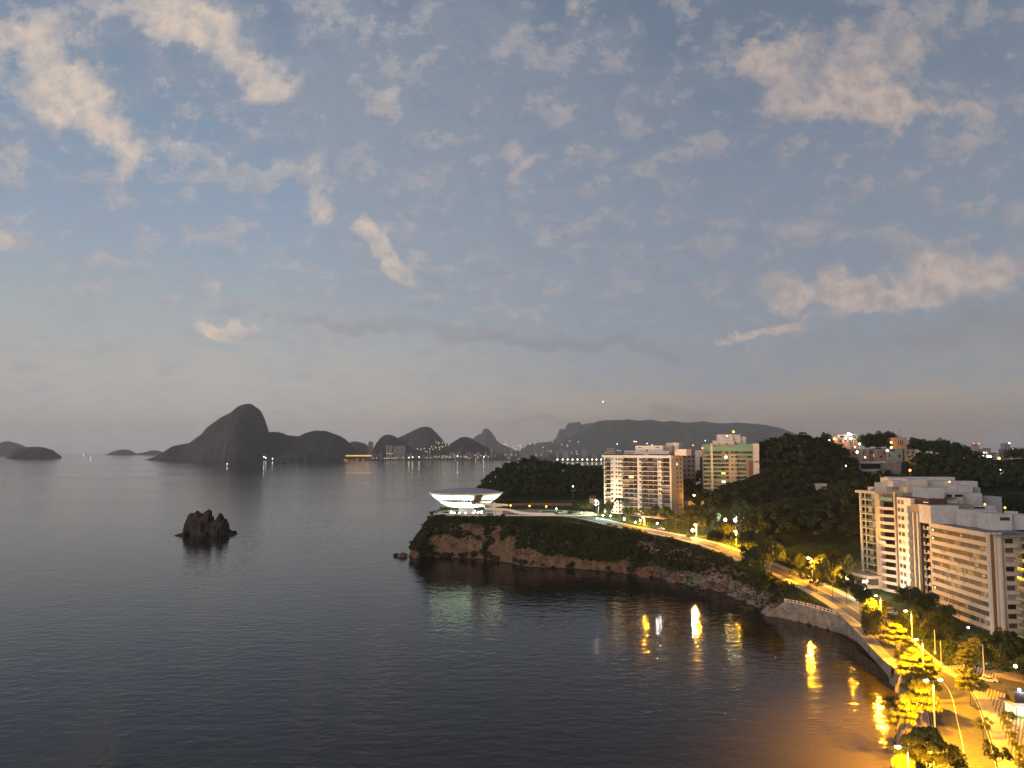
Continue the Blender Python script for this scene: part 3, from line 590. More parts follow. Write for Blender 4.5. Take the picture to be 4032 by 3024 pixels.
SL = [ # px,py,t, base z, colour, watts, label, arms, arm dir
 (3535,2945,128,5.0,'sodium',WN,'lit sodium lamp at the bottom edge of the beach, head reaching over the sand',1,(-1,0)),
 (3646,2683,163,5.0,'sodium',WN*1.5,'tall twin-headed sodium lamp above the yellow-lit beach trees',2,(-1,-.15)),
 (3607,2521,198,5.4,'sodium',WN*1.1,'bright lamp on tall yellow-lit pole right of the end of the seawall',1,(-1,0)),
 (3566,2408,230,6.0,'sodium',WN,'tall sodium lamp standing before the big dark tree at the building foot',1,(-1,0)),
 (3448,2348,262,7.0,'sodium',WN,'glaring orange lamp over the avenue in front of the beige tower foot',1,(-1,0)),
 (3182,2199,345,10.5,'sodium',WS*.9,'orange lamp amid the dark trees below the wooded slope',1,(-1,0)),
 (2895,2093,430,15.5,'sodium',WS,'orange lamp over the bend of the avenue, right of two white lights',1,(-.6,-1)),
 (2738,2067,457,17.8,'sodium',WS,'orange lamp over the avenue between the pale and the green towers',1,(-.6,-1)),
 (2533,2038,492,20.6,'sodium',WS*.8,'orange lamp under the trees before the white apartment block',1,(-.6,-1)),
 (2733,1951,545,26.5,'sodium',WS*.2,'orange lamp in the side street between white block and green tower',1,(-1,0)),
 (2347,1972,548,23.5,'warm',WS*.25,'yellow lamp over a white one left of the white apartment block',1,(-1,0)),
]
for a,b_,t,zb_,k,w_,lab,arms,ad_ in SL:
    hd = at(a,b_,t); street_lamp(hd, min(zb_, hd.z-4), k, w_, lab, arms, ad_, rb=.5 if t < 300 else .75, thick=.17 if t < 300 else .22)
WLs = [ # small post lamps: px,py,t,colour,watts,label
 (2347,1987,546,'white',5000,'white lamp hanging below a yellow one left of the white apartment block'),
 (2404,2031,515,'white',7500,'brightest bluish white lamp at the start of the pale promenade'),
 (2374,2029,517,'cool',6000,'small white lamp just left of the brightest bluish white one'),
 (2459,2044,505,'cool',8000,'white lamp above the glowing green bush by the avenue'),
 (2502,2056,498,'warm',2500,'pinkish low lamp in the orange-lit forecourt'),
 (2521,2048,500,'white',2500,'white low lamp in the orange-lit forecourt'),
 (2588,2061,483,'white',7500,'white lamp on a short post at the pavement edge right of the orange forecourt'),
 (2727,2088,455,'white',9000,'small white lamp between dark trees on the pavement edge'),
 (2856,2047,478,'white',15000,'large bluish white floodlight under the green tower'),
 (2895,2049,476,'white',9000,'smaller white lamp just right of the large bluish floodlight'),
 (3036,1945,560,'orange',3500,'orange lamp beside the green glow on the wooded slope'),
 (3053,1960,558,'green',14000,'green glowing lamp on the slope right of the green tower'),
 (3338,2273,312,'sodium',42000,'small reddish lamp among trees left of the beige tower entrance'),
 (3401,2290,322,'white',4500,'left one of two white lamps at the beige tower entrance'),
 (3412,2290,321,'white',4500,'right one of two white lamps at the beige tower entrance'),
 (3408,2319,318,'warm',5000,'yellow lamp under the white pair at the beige tower entrance'),
 (3042,2156,405,'warm',1500,'tiny yellow lamp alone in the dark trees above the avenue'),
 (2190,2004,560,'museum',5000,'greenish lamp behind shrubs at the right end of the museum terrace'),
 (2290,2020,545,'green',3500,'green lamp among shrubs between museum terrace and avenue'),
 (2256,1915,700,'cool',2500,'greenish white lamp at the small house on the island hill'),
]
for i,(a,b_,t,k,w_,lab) in enumerate(WLs):
    h = at(a,b_,t); g = tz(h.x, h.y); ht = min(max(h.z-g, 2.2), 9); r = empty('post_lamp', (h.x, h.y, h.z-ht)); tag(r, lab, 'lamp', 'small post lamps')
    MB().tube((0,0,-1),(0,0,ht-.3),.10,.07,6).build('pole', M_POLE, r); rb = .45 if w_ < 8000 else .85
    MB().ball((0,0,ht), rb, 10, 6).build('bulb', bulbm(k), r); point(h+Vector((0,-.2,rb+.5)), k, w_, .3)
# orange marker bollards on the museum terrace
for i,(a,b_,t,w_) in enumerate([(2010,1990,585,'first from the left in the back row'),(2085,1992,585,'second from the left in the back row'),(2151,1994,585,'rightmost of the back row'),
   (2031,2020,553,'first from the left in the front row'),(2079,2020,555,'second from the left in the front row'),(2129,2018,558,'third from the left in the front row'),(2181,2020,560,'rightmost of the front row')]):
    h = at(a,b_,t); r = empty('bollard_lamp', (h.x,h.y,PLZ-.3)); ht = h.z-PLZ+.3; tag(r, 'orange lamp behind the museum ramp, '+w_, 'lamp', 'orange lamps on the museum terrace')
    MB().tube((0,0,0),(0,0,ht-.2),.09,.07,6).build('pole', M_POLE, r); MB().ball((0,0,ht),.55,10,6).build('bulb', bulbm('orange',6), r); point(h+Vector((0,-.9,0)),'orange',700,.2)

# ------------------------------------------------------------------ museum
M_MUS = mat('museum_white', (.70,.69,.68), .7, var=.05, vscale=.15)
M_MGL = mat('museum_glass', (.02,.025,.022), .15, spec=.5)
M_MROOF = mat('museum_roof', (.36,.34,.37), .9, var=.08, vscale=.3)
mu = empty('museum', MUS); tag(mu, 'saucer shaped white museum on a stem, floodlit green-white, on the cliff', 'museum')
def sh(b, name, m, parent=mu, smooth=True): return b.build(name, m, parent, smooth=smooth)
sh(MB().lathe([(5.3,-.6),(4.9,.2),(4.8,2.4),(5.2,3.2),(6.2,3.75),(8.5,4.25),(11.2,4.7),(13.2,5.4),(15.2,6.4),(17.7,7.6)], 72), 'stem', M_MUS)
sh(MB().lathe([(17.7,7.6),(17.9,7.75),(19.4,8.9),(21.0,10.05)], 72), 'window_band', M_MGL)
mb = MB()
for i in range(60):
    a = 2*math.pi*i/60; c_, s_ = math.cos(a), math.sin(a); mb.tube((17.75*c_,17.75*s_,7.55),(21.15*c_,21.15*s_,10.1),.13,n=4,cap=False)
for r_, z_ in ((18.75,8.28),): mb.lathe([(r_,z_-.12),(r_+.22,z_),(r_,z_+.12)],72)
sh(mb, 'window_frame', M_MUS, smooth=False)
sh(MB().lathe([(21.0,10.05),(21.25,10.1),(25.5,13.7),(25.75,13.9),(25.75,14.12),(25.2,14.2)], 72), 'upper_wall', M_MUS)
sh(MB().lathe([(25.2,14.2),(22,14.9),(17,15.8),(11,16.5),(5,16.85),(0.01,16.95)], 72), 'roof', M_MROOF)
# entrance: shade slab and dark doorway
def cone_pt(ang, f, o=0.0):
    r_ = 17.6+(25.4-17.6)*f; z_ = 7.55+(13.6-7.55)*f; a = math.radians(ang)-math.pi/2; return Vector(((r_+o)*math.cos(a), (r_+o)*math.sin(a), z_-o*.4))
e = MB(); a0, a1, b0, b1 = cone_pt(19.5,1,.5), cone_pt(29,1,.5), cone_pt(21,.08,.5), cone_pt(32,.08,.5); bk = [cone_pt(19.5,1,-.3), cone_pt(29,1,-.3), cone_pt(21,.08,-.3), cone_pt(32,.08,-.3)]
e.quad(b0,b1,a1,a0); e.quad(a0,a1,bk[1],bk[0]); e.quad(b0,a0,bk[0],bk[2]); e.quad(a1,b1,bk[3],bk[1]); e.quad(b1,b0,bk[2],bk[3])
sh(e, 'entrance_slab', mat('museum_shade_slab', (.20,.165,.145), .8, var=.05), smooth=False)
d_ = MB(); p = cone_pt(21.5,.02,.4); d_.box(p.x-2.4,p.y-.9,7.0,p.x+1.9,p.y+1.5,10.2); sh(d_, 'doorway', mat('dark_opening', (.02,.017,.016), .6), smooth=False)
# ramp: swept deck with parapets
M_RAMP = mat('ramp_red_floor', (.20,.06,.05), .8)
rp_ = catmull([(5,-15,7.1),(10,-17,7.0),(16,-17.5,6.8),(22,-15,6.4),(26,-11,5.9),(27.3,-7,5.5),(24.5,-4.2,5.1),(20,-5,4.8),(16,-8.5,4.5),(14.8,-13.5,4.2),(16,-18.5,3.95),(20,-21,3.75),(24.5,-20,3.6),(28.5,-17.5,3.1),(32,-16.8,2.2),(36,-17.2,1.35),(42,-18.6,.75),(50,-20,.45),(60,-21.5,.2)], 6)
rw = 1.7
A = offs(rp_, rw); B = offs(rp_, -rw); rm = MB()
for i in range(len(A)-1):
    dn = Vector((0,0,-.45)); rm.quad(A[i],A[i+1],B[i+1],B[i]); rm.quad(A[i]+dn,B[i]+dn,B[i+1]+dn,A[i+1]+dn)
rd_ = rm.build('ramp_deck', M_RAMP, mu)
for P_ in (A, B):
    q_ = MB(); In = offs(rp_, rw-.22 if P_ is A else -rw+.22)
    for i in range(len(P_)-1):
        up = Vector((0,0,.95)); dn = Vector((0,0,-.5)); q_.quad(P_[i]+dn,P_[i+1]+dn,P_[i+1]+up,P_[i]+up); q_.quad(In[i]+up,In[i+1]+up,In[i+1],In[i]); q_.quad(P_[i]+up,P_[i+1]+up,In[i+1]+up,In[i]+up)
    q_.build('ramp_parapet', M_MUS, mu)
MB().box(19.2,-19.2,-.6,20.4,-18.0,8.3).build('ramp_pillar', M_MUS, mu)
MB().box(20.8,-18.9,-.6,25.4,-17.4,3.2).build('ramp_support_wall', M_MUS, mu)
MB().box(36.6,-18.2,-.6,37.6,-17.2,1.0).build('ramp_pillar', M_MUS, mu)
sh(MB().lathe([(19.3,-2.6),(19.3,.75),(18.7,.75),(18.7,-.05),(18.6,-.05)], 64), 'pool_wall', mat('pool_wall_paint', (.52,.50,.45), .8, var=.1, vscale=.4), smooth=False)
sh(MB().lathe([(18.7,.10),(5.0,.10)], 64), 'pool', mat('pool_water', (.05,.06,.06), .08, spec=.5), smooth=False)
# floodlights in the pool
for i, ang in enumerate((-158,-148,-132,-112,-88,-62,-40,-22,10,60,110,160)):
    a = math.radians(ang); R_ = 11.0; p = Vector((R_*math.cos(a), R_*math.sin(a), .35)); r = empty('floodlight', MUS+p, a)
    tag(r, ordn(i)+' pool floodlight of the museum, counted clockwise seen from above, starting at the left', 'floodlight', 'floodlights in the museum pool')
    r['label'] = ['leftmost floodlight in the front of the museum pool','second floodlight from the left in front of the museum stem','third floodlight from the left in front of the museum stem','fourth floodlight from the left in front of the museum stem','floodlight straight in front of the museum stem','front floodlight just right of the museum stem','front floodlight right of the stem, under the ramp','rightmost front floodlight of the museum pool','back floodlight at the right of the museum pool','back floodlight behind the right of the museum stem','back floodlight behind the left of the museum stem','back floodlight at the left of the museum pool'][i]
    MB().box(-.35,-.35,-.3,.35,.35,.05).build('housing', M_POLE, r); MB().ball((0,0,.3),.42 if ang < 0 else .3,10,6).build('bulb', bulbm('museum',20), r)
    l = bpy.data.lights.new('flood', 'SPOT'); l.energy = 190000; l.color = LAMPCOL['museum']; l.spot_size = math.radians(112); l.spot_blend = .85; l.shadow_soft_size = .3
    o = bpy.data.objects.new('flood', l); COL.objects.link(o); o.location = MUS+p+Vector((0,0,.85)); o.rotation_euler = Vector((-p.x*.03, -p.y*.03, -1)).to_track_quat('Z','Y').to_euler()
# terrace paving and low wall
tp = MB(); ring = []
mus_plaza = [(-20,-21),(0,-24),(25,-24.5),(48,-25),(75,-27),(88,-20),(88,12),(60,30),(20,34),(-10,30),(-24,10)]
tpz = MB().prism([(MUS.x+a, MUS.y+b_) for a, b_ in mus_plaza], PLZ-.4, PLZ-.04).build('museum_terrace', mat('terrace_paving', (.27,.26,.25), .85, var=.12, vscale=.4)); tag(tpz, kind='structure')
lw = MB()
for (a, b_), (c_, d2) in zip(mus_plaza[1:5], mus_plaza[2:6]):
    p, q_ = Vector((MUS.x+a, MUS.y+b_, PLZ)), Vector((MUS.x+c_, MUS.y+d2, PLZ)); n = Vector((-(q_-p).y, (q_-p).x, 0)).normalized()*.3
    for s_ in (0,): lw.v += []; k = len(lw.v); lw.v += [tuple(x) for x in (p,q_,q_+n,p+n,p+Vector((0,0,.5)),q_+Vector((0,0,.5)),q_+n+Vector((0,0,.5)),p+n+Vector((0,0,.5)))]; lw.f += [tuple(k+i for i in f) for f in ((0,3,2,1),(4,5,6,7),(0,1,5,4),(1,2,6,5),(2,3,7,6),(3,0,4,7))]
tag(lw.build('terrace_wall', M_MUS), 'low pale wall along the cliff edge of the museum terrace', 'wall')

# ------------------------------------------------------------------ buildings
M_BW = mat('tower_white', (.62,.57,.53), .8, var=.05, vscale=.25)
M_BWS = mat('tower_side_beige', (.36,.30,.26), .85, var=.05, vscale=.3)
M_BEIGE = mat('beige_cladding', (.42,.35,.27), .8, var=.06, vscale=.4)
M_CREAM = mat('cream_paint', (.50,.44,.36), .8, var=.07, vscale=.3)
M_ROOFW = mat('rooftop_white', (.56,.55,.54), .85, mix2=(.40,.39,.385), vscale=.35, detail=9)
M_GREY = mat('grey_concrete', (.22,.22,.22), .9, var=.15, vscale=.3)
M_DK = mat('dark_glass', (.020,.018,.018), .45, spec=.2)
M_DK2 = mat('curtained_glass', (.10,.085,.07), .7, spec=.15)
M_DK3 = mat('pale_curtain', (.28,.25,.21), .8, spec=.1)
M_BRGL = mat('brown_window', (.055,.035,.028), .6, spec=.2)
M_GGL = mat('green_balcony_glass', (.13,.27,.19), .25, spec=.4)
M_GGP = mat('green_panel', (.17,.33,.23), .5)
M_BRN = mat('brown_cladding', (.17,.11,.075), .85, var=.08)
M_RAIL = mat('dark_railing', (.035,.022,.02), .6)
M_LITW = mat('lit_window_warm', (.9,.7,.3), .5, emit=1.1, ecol=(1,.78,.30)); M_LITC = mat('lit_window_cool', (.8,.9,.85), .5, emit=1.2, ecol=(.85,1,.92))
M_LITD = mat('dim_lit_window', (.3,.22,.12), .5, emit=.22, ecol=(1,.7,.35))
M_TERR = mat('roof_terrace', (.14,.12,.10), .9, var=.2, vscale=.5)
def frame(P0, P1, z0):
    d = Vector((P1[0]-P0[0], P1[1]-P0[1], 0)); return Vector((P0[0], P0[1], z0)), math.atan2(d.y, d.x), d.length
def u_px(P0, P1, px, z):
    u = (px-2016)/FPX; k = (z-H)*sp; ax, ay = P0[0], P0[1]; dx_, dy_ = P1[0]-ax, P1[1]-ay
    s = (u*(ay*cp+k)-ax)/(dx_-u*dy_*cp); return s*math.hypot(dx_, dy_)
class Bld:
    def __init__(s, name, P0, P1, z0, label, cat='apartment block', group=None):
        loc, rz, s.len = frame(P0, P1, z0); s.o = empty(name, loc, rz); tag(s.o, label, cat, group); s.P0, s.P1, s.z0 = P0, P1, z0; s.cache = {}
    def part(s, name, m, *boxes, parent=None, label=None):
        b = MB()
        for q_ in boxes: b.box(*q_)
        o = b.build(name, m, parent or s.o)
        if label: o['label'] = label
        return o
    def cp(s, key, name, m, loc, boxes, rot=0, parent=None):
        k = (key, m.name)
        if k not in s.cache:
            b = MB()
            for q_ in boxes: b.box(*q_)
            me = b.mesh(name); me.materials.append(m); s.cache[k] = me
        return link(name, s.cache[k], None, parent or s.o, loc, (0,0,rot))
    def u(s, px, z): return u_px(s.P0, s.P1, px, z)
GL = [M_DK]*5+[M_DK2]*3+[M_DK3]
# ---- A: white block left of centre
PA0 = at(2378,1900,562); PA1 = at(2643,1900,528); A_ = Bld('apartment_block', PA0, PA1, 22.0, 'broad white apartment block with long balconies behind the avenue palms')
LA = A_.len; HA = 41.6; DA = 16.0
uA = lambda x: x/ (875-200)*LA - 200/(675)*LA      # zoom units of the facade close-up
bays = [(uA(215),uA(272)),(uA(400),uA(546)),(uA(590),uA(746)),(uA(790),uA(862))]
wl = [(0,bays[0][0]),(bays[0][1],bays[1][0]),(bays[1][1],bays[2][0]),(bays[2][1],bays[3][0]),(bays[3][1],LA)]
A_.part('wall', M_BW, (0,1.5,0,LA,DA-.3,HA), *[(a,0,0,b_,1.5,HA-1.5) for a, b_ in wl])
A_.part('side_wall', M_BWS, (LA,.2,0,LA+.25,DA,HA-.2))
A_.part('cornice', M_BW, (-1.2,-.7,HA-1.5,LA+.6,1.5,HA+.25))
A_.part('roof', M_TERR, (0.2,1.52,HA,LA,DA-.4,HA+.12))
A_.part('roof_railing', M_RAIL, (.5,.2,HA+.25,LA*.60,.3,HA+.95), (LA*.68,.2,HA+.25,LA-.5,.3,HA+1.0))
def zA(x, y): return HA - (y-497)/ (1060-497)*38.5
for (x0,x1,y0,y1,yy,m,nm) in ((500,770,405,492,4,M_BW,'penthouse'),(770,850,405,455,5,M_GREY,'plant_room'),(740,838,455,500,3,M_BW,'penthouse'),(775,893,378,470,8,M_BW,'penthouse'),(378,500,455,492,5,M_BW,'penthouse'),(880,985,440,500,5,M_BW,'plant_room')):
    h0 = (497-y1)/15.0*1.03; h1 = (503-y0)/15.0*1.03
    A_.part(nm, m, (uA(x0),yy,HA+.1,uA(x1),yy+7,HA+max(h1,1.2)))
A_.part('slot_window', M_DK, (uA(532),3.95,HA+5.2,uA(560),4.02,HA+5.7)); A_.part('slot_window', M_DK, (uA(700),3.95,HA+5.2,uA(740),4.02,HA+5.7)); A_.part('door', M_DK2, (uA(608),3.95,HA+2.6,uA(622),4.02,HA+4.3))
A_.part('sloping_canopy', M_GREY, (uA(385),2.5,HA+2.2,uA(480),6,HA+2.35))
for fl in range(13):
    z = .9+fl*3.02
    for bi, (a, b_) in enumerate(bays):
        w_ = b_-a
        bal_ = A_.cp(('bal',bi), 'balcony', M_BW, (a,0,z), [(-.1,-.9,-.12,w_+.1,1.5,.16),(-.1,-.9,.16,-.02,-.02,.5)])
        A_.cp(('rail',bi), 'railing', M_RAIL if bi != 1 else M_BRGL, (0,0,0), [(0,-.86,.16,w_,-.80,1.12)], parent=bal_)
        n = 1 if w_ < 8 else 3
        for j in range(n):
            g = random.choice([M_DK,M_DK2,M_DK2,M_DK3,M_BRGL]*4+[M_LITD])
            if (fl, bi, j) in ((8,1,1),): g = M_LITW
            if n == 1 or j < 3: A_.cp(('gl',bi,n), 'balcony_door', g, (a+w_*j/n+.15,1.42,z+.16), [(0,0,0,w_/n-.3,.06,2.45)])
    for (x0,x1) in ((277,300),(325,341),(352,376),(380,398),(566,588),(752,772),(776,790)):
        a, b_ = uA(x0), uA(x1); small = x0 == 325
        g = random.choice([M_DK,M_DK2,M_DK2,M_BWS,M_DK3])
        if small: g = M_DK2
        if small and fl == 7: g = M_LITW
        A_.cp(('w',x0), 'window', g, (a,-.05,z+1.25), [(0,0,0,b_-a,.08,1.25)])
for fl in range(13):
    for k_, yv in enumerate((7.2, 12.0)):
        g = M_LITC if (fl == 11 and k_ == 0) else M_DK
        A_.cp(('sw',k_), 'side_window', g, (LA+.22, yv, .9+fl*3.02+1.2), [(0,0,0,.08,1.5,1.3)])
# entrance lobby at the foot
A_.part('ground_floor', M_BEIGE, (LA*.35,-6,-1.5,LA*.95,-.1,1.4)); A_.part('lobby_windows', mat('lobby_glow', (.9,.6,.2), .5, emit=.8, ecol=(1,.6,.15)), (LA*.37,-6.1,-.4,LA*.58,-6.02,1.0), (LA*.62,-6.1,-.4,LA*.75,-6.02,1.0))
# ---- B: green tower
PB0 = at(2770,1870,577); PB1 = at(2966,1870,571); B_ = Bld('apartment_block', PB0, PB1, 27.0, 'tall tower with green glass balconies and a stepped white penthouse')
LB = B_.len; HB = 44.6
uB = lambda x: (x-130)/(1058-130)*LB               # units of the close-up of the green tower
fz = lambda y: HB-(y-340)/(1300-340)*42.0
B_.part('wall', M_BEIGE, (0,1.6,0,LB,15,HB-.2), (uB(620),-.2,0,uB(765),1.6,HB-7), )
B_.part('pilaster', M_BW, (uB(272),-.9,0,uB(312),1.6,HB+.5))
B_.part('brown_strip', M_BRN, (uB(975),-.3,0,uB(1056),1.6,HB-12)); B_.part('edge_strip', mat('salmon_tile', (.40,.22,.15), .8), (uB(940),-.5,0,uB(974),1.6,HB-13))
B_.part('side_wall', M_BW, (LB,.3,0,LB+4.4,13,HB-5),(LB-.05,-.3,HB-5,LB+4.5,13.2,HB+.4))
B_.part('green_parapet', M_GGP, (uB(130),-.8,HB-4.6,uB(271),1.6,HB), (uB(313),-.8,HB-4.9,uB(1056),1.6,HB-1.8), (uB(790),-.82,HB-1.8,uB(1056),1.6,HB-.1))
B_.part('roof', M_GREY, (0,1.62,HB-.2,LB,14.9,HB))
B_.part('penthouse', M_ROOFW, (uB(405),3,HB,uB(700),12,HB+7.0), (uB(315),2.2,HB-1.7,uB(725),3,HB+2.6)); B_.part('penthouse', M_ROOFW, (uB(700)+.02,4.5,HB,uB(850),12,HB+6.9)); B_.part('penthouse', M_ROOFW, (uB(850)+.02,6,HB,uB(958),12,HB+5.4))
for x0, x1 in ((425,462),(555,608),(735,792)): B_.part('penthouse_window', M_DK, (uB(x0),2.1,HB-1.3,uB(x1),2.16,HB+.5))
for fl in range(14):
    z = 1.0+fl*2.98; wide = fl >= 11
    segs = [(130,271,'a'),(313,548,'b'),(780,935,'c')]
    if fl >= 11: segs = [(130,271,'a'),(313,480,'b2'),(775,1056,'c2')]
    if z+3 > HB-4: continue
    for x0,x1,k_ in segs:
        a, b_ = uB(x0), uB(x1); w_ = b_-a
        bo = B_.cp(('b',k_), 'balcony', M_BW, (a,0,z), [(0,-1.0,-.1,w_,1.6,.12)])
        B_.cp(('g',k_), 'glass_rail', M_GGL, (0,0,0), [(0,-.98,.12,w_,-.92,1.15)], parent=bo)
        n = 2 if w_ < 8 else 3
        for j in range(n):
            g = random.choice([M_DK,M_DK2,M_DK3,M_GGL,M_DK2])
            if k_ == 'b' and j == 2 and fl in (3,4,7,2,5): g = M_LITW if fl != 5 else M_LITC
            B_.cp(('d',k_), 'balcony_door', g, (a+w_*j/n+.1,1.5,z+.12), [(0,0,0,w_/n-.2,.06,2.3)])
    for x0,x1 in ((555,612),(655,700),(728,768)):
        g = random.choice([M_DK,M_DK2,M_DK3,M_GGP]) if x0 > 600 else random.choice([M_DK,M_GGP,M_DK])
        B_.cp(('w',x0), 'window', g, (uB(x0), 1.52 if x0 == 555 else -.26, z+1.1), [(0,0,0,uB(x1)-uB(x0),.08,1.3)])
B_.part('podium', M_BEIGE, (-2,-7,-6,LB*.9,1.4,.7)); B_.part('podium_wall', M_ROOFW, (uB(330),-9,-7,uB(500),-7.02,-1))
# ---- blocks between and behind
def plain_block(px0, px1, ytop, t, zb, dep, m, label, floors=0, cols=0, wm=M_DK, side=None, cat='building', group=None, ang=0.0, name='building', wpx=None, skip=.0, parts=None, win=(.55,.5)):
    p0 = at(px0, ytop, t); p1 = at(px1, ytop, t+ang); b_ = Bld(name, p0, p1, zb, label, cat, group); h_ = p0.z-zb; Lb = b_.len
    b_.part('wall', m, (0,0,0,Lb,dep,h_)); b_.part('roof', M_TERR if m is not M_GREY else M_GREY, (.3,.3,h_,Lb-.3,dep-.3,h_+.15)); b_.part('parapet', m, (-.1,-.1,h_-.3,Lb+.1,.15,h_+.6))
    if floors:
        fh = h_/floors; cw = Lb/cols
        for f_ in range(floors):
            for c__ in range(cols):
                if random.random() < skip: continue
                b_.cp(('w',), 'window', random.choice(wm) if isinstance(wm, list) else wm, (c__*cw+cw*(1-win[0])/2, -.04, f_*fh+fh*.3), [(0,0,0,cw*win[0],.06,fh*win[1])])
    return b_, Lb, h_
plain_block(2686,2737,1772,600,26,14,mat('blue_grey_wall', (.12,.12,.145), .8),'narrow dark blue-grey block right behind the white apartment block',12,3,[M_DK,M_DK,M_DK2])
b9, L9, h9 = plain_block(2735,2772,1776,640,28,14,M_BW,'pale slab building with a dark blue side left of the green tower',0,0)
b9.part('dark_side', mat('navy_cladding', (.02,.022,.04), .6), (L9*.55,-.06,0,L9-.05,-.01,h9-4.5))
plain_block(2395,2420,1765,2600,20,30,M_CREAM,'far slim tower seen over the left roof edge of the white block',6,3,[M_DK2])
# ---- right-hand row along the avenue
XF = lambda px, t, zref: Vector(((px-2016)/FPX*t, (t-(zref-H)*sp)/cp, 0))
Z32 = 32.0
PC0 = XF(3399,351,Z32); PC1 = XF(3533,327,Z32)
C_b = Bld('apartment_block', PC0, PC1, 5.5, 'beige tower with curved balconies at the left end of the seafront row')
LC = C_b.len; HC = 43.2; zc = lambda px: C_b.u(px, Z32)
uc = [zc(p) for p in (3399,3404,3448,3467,3526,3533)]
C_b.part('wall', M_BEIGE, (uc[2],0,0,uc[3],2.2,HC-.3), (uc[1],2.2,0,LC,22,HC-.4), (uc[4],-.3,0,LC,2.2,HC-.2))
C_b.part('column', M_CREAM, (uc[0],-1.4,9,uc[0]+.8,-.6,HC))
C_b.part('roof_beam', M_CREAM, (-2.5,-1.8,HC-.2,uc[3],2,HC+.9)); C_b.part('end_wall', M_BEIGE, (uc[4],-.35,HC-1.2,LC+.1,3,HC+1.2))
for fl in range(14):
    z = .5+fl*3.05
    if fl >= 3:
        w_ = uc[2]-uc[1]; bo = C_b.cp('lb', 'balcony', M_CREAM, (uc[1],0,z), [(-.5,-1.0,-.15,w_,2.2,.15),(w_*.30,-1.0,.15,w_*.30+.3,-.6,2.9)])
        C_b.cp('lr', 'glass_rail', mat('pale_green_glass', (.10,.16,.13), .15, spec=.6), (0,0,0), [(0,-.95,.15,w_,-.9,1.1)], parent=bo)
        for j in range(3):
            g = random.choice([M_DK,M_DK2,M_BEIGE,M_DK3,M_DK,M_LITD]); g = M_LITC if fl == 11 and j == 2 else g
            C_b.cp(('ld',), 'balcony_door', g, (uc[1]+w_*j/3+.2,2.1,z+.15), [(0,0,0,w_/3-.5,.08,2.3)])
    w_ = uc[4]-uc[3]
    k = ('cb',)
    if k not in C_b.cache:
        b = MB(); n = 12; pts = [(w_*i/n, -.35-1.5*math.sin(math.pi*i/n)) for i in range(n+1)]; b.prism(pts+[(w_,2.2),(0,2.2)], -.15, .15)
        for i in range(n):
            (x0,y0),(x1,y1) = pts[i], pts[i+1]; b.quad((x0,y0,.15),(x1,y1,.15),(x1,y1,1.0),(x0,y0,1.0)); b.quad((x0,y0+.15,1.0),(x1,y1+.15,1.0),(x1,y1+.15,.15),(x0,y0+.15,.15)); b.quad((x0,y0,1.0),(x1,y1,1.0),(x1,y1+.15,1.0),(x0,y0+.15,1.0))
        me = b.mesh('balcony'); me.materials.append(M_CREAM); C_b.cache[k] = me
    if fl < 13: link('balcony', C_b.cache[k], None, C_b.o, (uc[3],0,z))
    C_b.cp(('cd',), 'balcony_door', random.choice([M_DK,M_DK,M_BRGL,M_DK,M_DK2,M_LITD]), (uc[3],1.9,z+.15), [(.1,0,0,w_-.1,.08,2.6)])
C_b.part('awning', M_ROOFW, (uc[3]+.3,-1.9,22.6,uc[3]+w_*.62,-1.7,23.9), label='white awning on one curved balcony')
C_b.part('podium', M_CREAM, (-5,-6.5,7.6,uc[3],-.1,8.8), (-5,-6.5,3.6,uc[3],-.1,4.9)); C_b.part('podium_wall', M_DK2, (-4.6,-4,0,uc[3]-.3,-.2,7.6)); C_b.part('podium_side', M_CREAM, (uc[2],-1.5,0,uc[3],-.05,7.6))
zr_ = lambda py, t: H+ray(3500,py)[2]*t
C_b.part('penthouse', M_CREAM, (uc[1]+4,3,HC-.3,uc[2]+4,9,HC+4.5)); C_b.part('penthouse', M_ROOFW, (uc[2]+1,3.2,HC+3,uc[3]+5,9.5,HC+5.6)); C_b.part('skylight', M_GREY, (uc[1],3.5,HC-.3,uc[1]+4,8,HC+1.6))
C_b.part('upper_balcony_glass', M_GGL, (uc[3]+.2,-.6,HC-2.6,uc[4]-.2,-.5,HC-1.2))
# D: white with window pairs
PD1 = XF(3591,315,Z32); D_b = Bld('apartment_block', PC1, PD1, 5.5, 'narrow white block with two window columns beside the beige tower')
LD = D_b.len; HD = 42.6; zd = lambda px: D_b.u(px, Z32); ud = [zd(p) for p in (3534,3576,3591)]
D_b.part('wall', M_BW, (0,0,0,ud[1],20,HD), (ud[1],1.8,0,LD,20,HD-3.0), (ud[1],0,HD-3,LD,1.8,HD)); D_b.part('service_duct', mat('duct_brown', (.20,.16,.12), .8), (.02,-.55,0,.75,-.02,HD+1)); D_b.part('roof', M_TERR, (0.2,.3,HD,LD,19.5,HD+.15))
for fl in range(13):
    z = .6+fl*3.2
    for j, (a, b_) in enumerate(((3540,3549),(3553,3564))):
        D_b.cp(('w',j), 'window', ([M_DK2,M_BRGL,M_BRN]*4+[M_LITD])[(fl*5+j*3) % 13], (zd(a),-.06,z+.9), [(0,0,0,zd(b_)-zd(a),.1,1.6)])
    if fl < 12:
        w_ = LD-ud[1]; D_b.cp('db','balcony', M_BW, (ud[1],0,z), [(0,-1.1,-.1,w_,1.8,.15),(0,-1.1,.15,w_,-.95,1.15)]); D_b.cp('dd','balcony_door', M_DK, (ud[1]+.1,1.72,z+.15), [(0,0,0,w_-.2,.06,2.5)])
D_b.part('penthouse', M_ROOFW, (ud[1]*.2,6,HD,LD+1,13,HD+4.2))
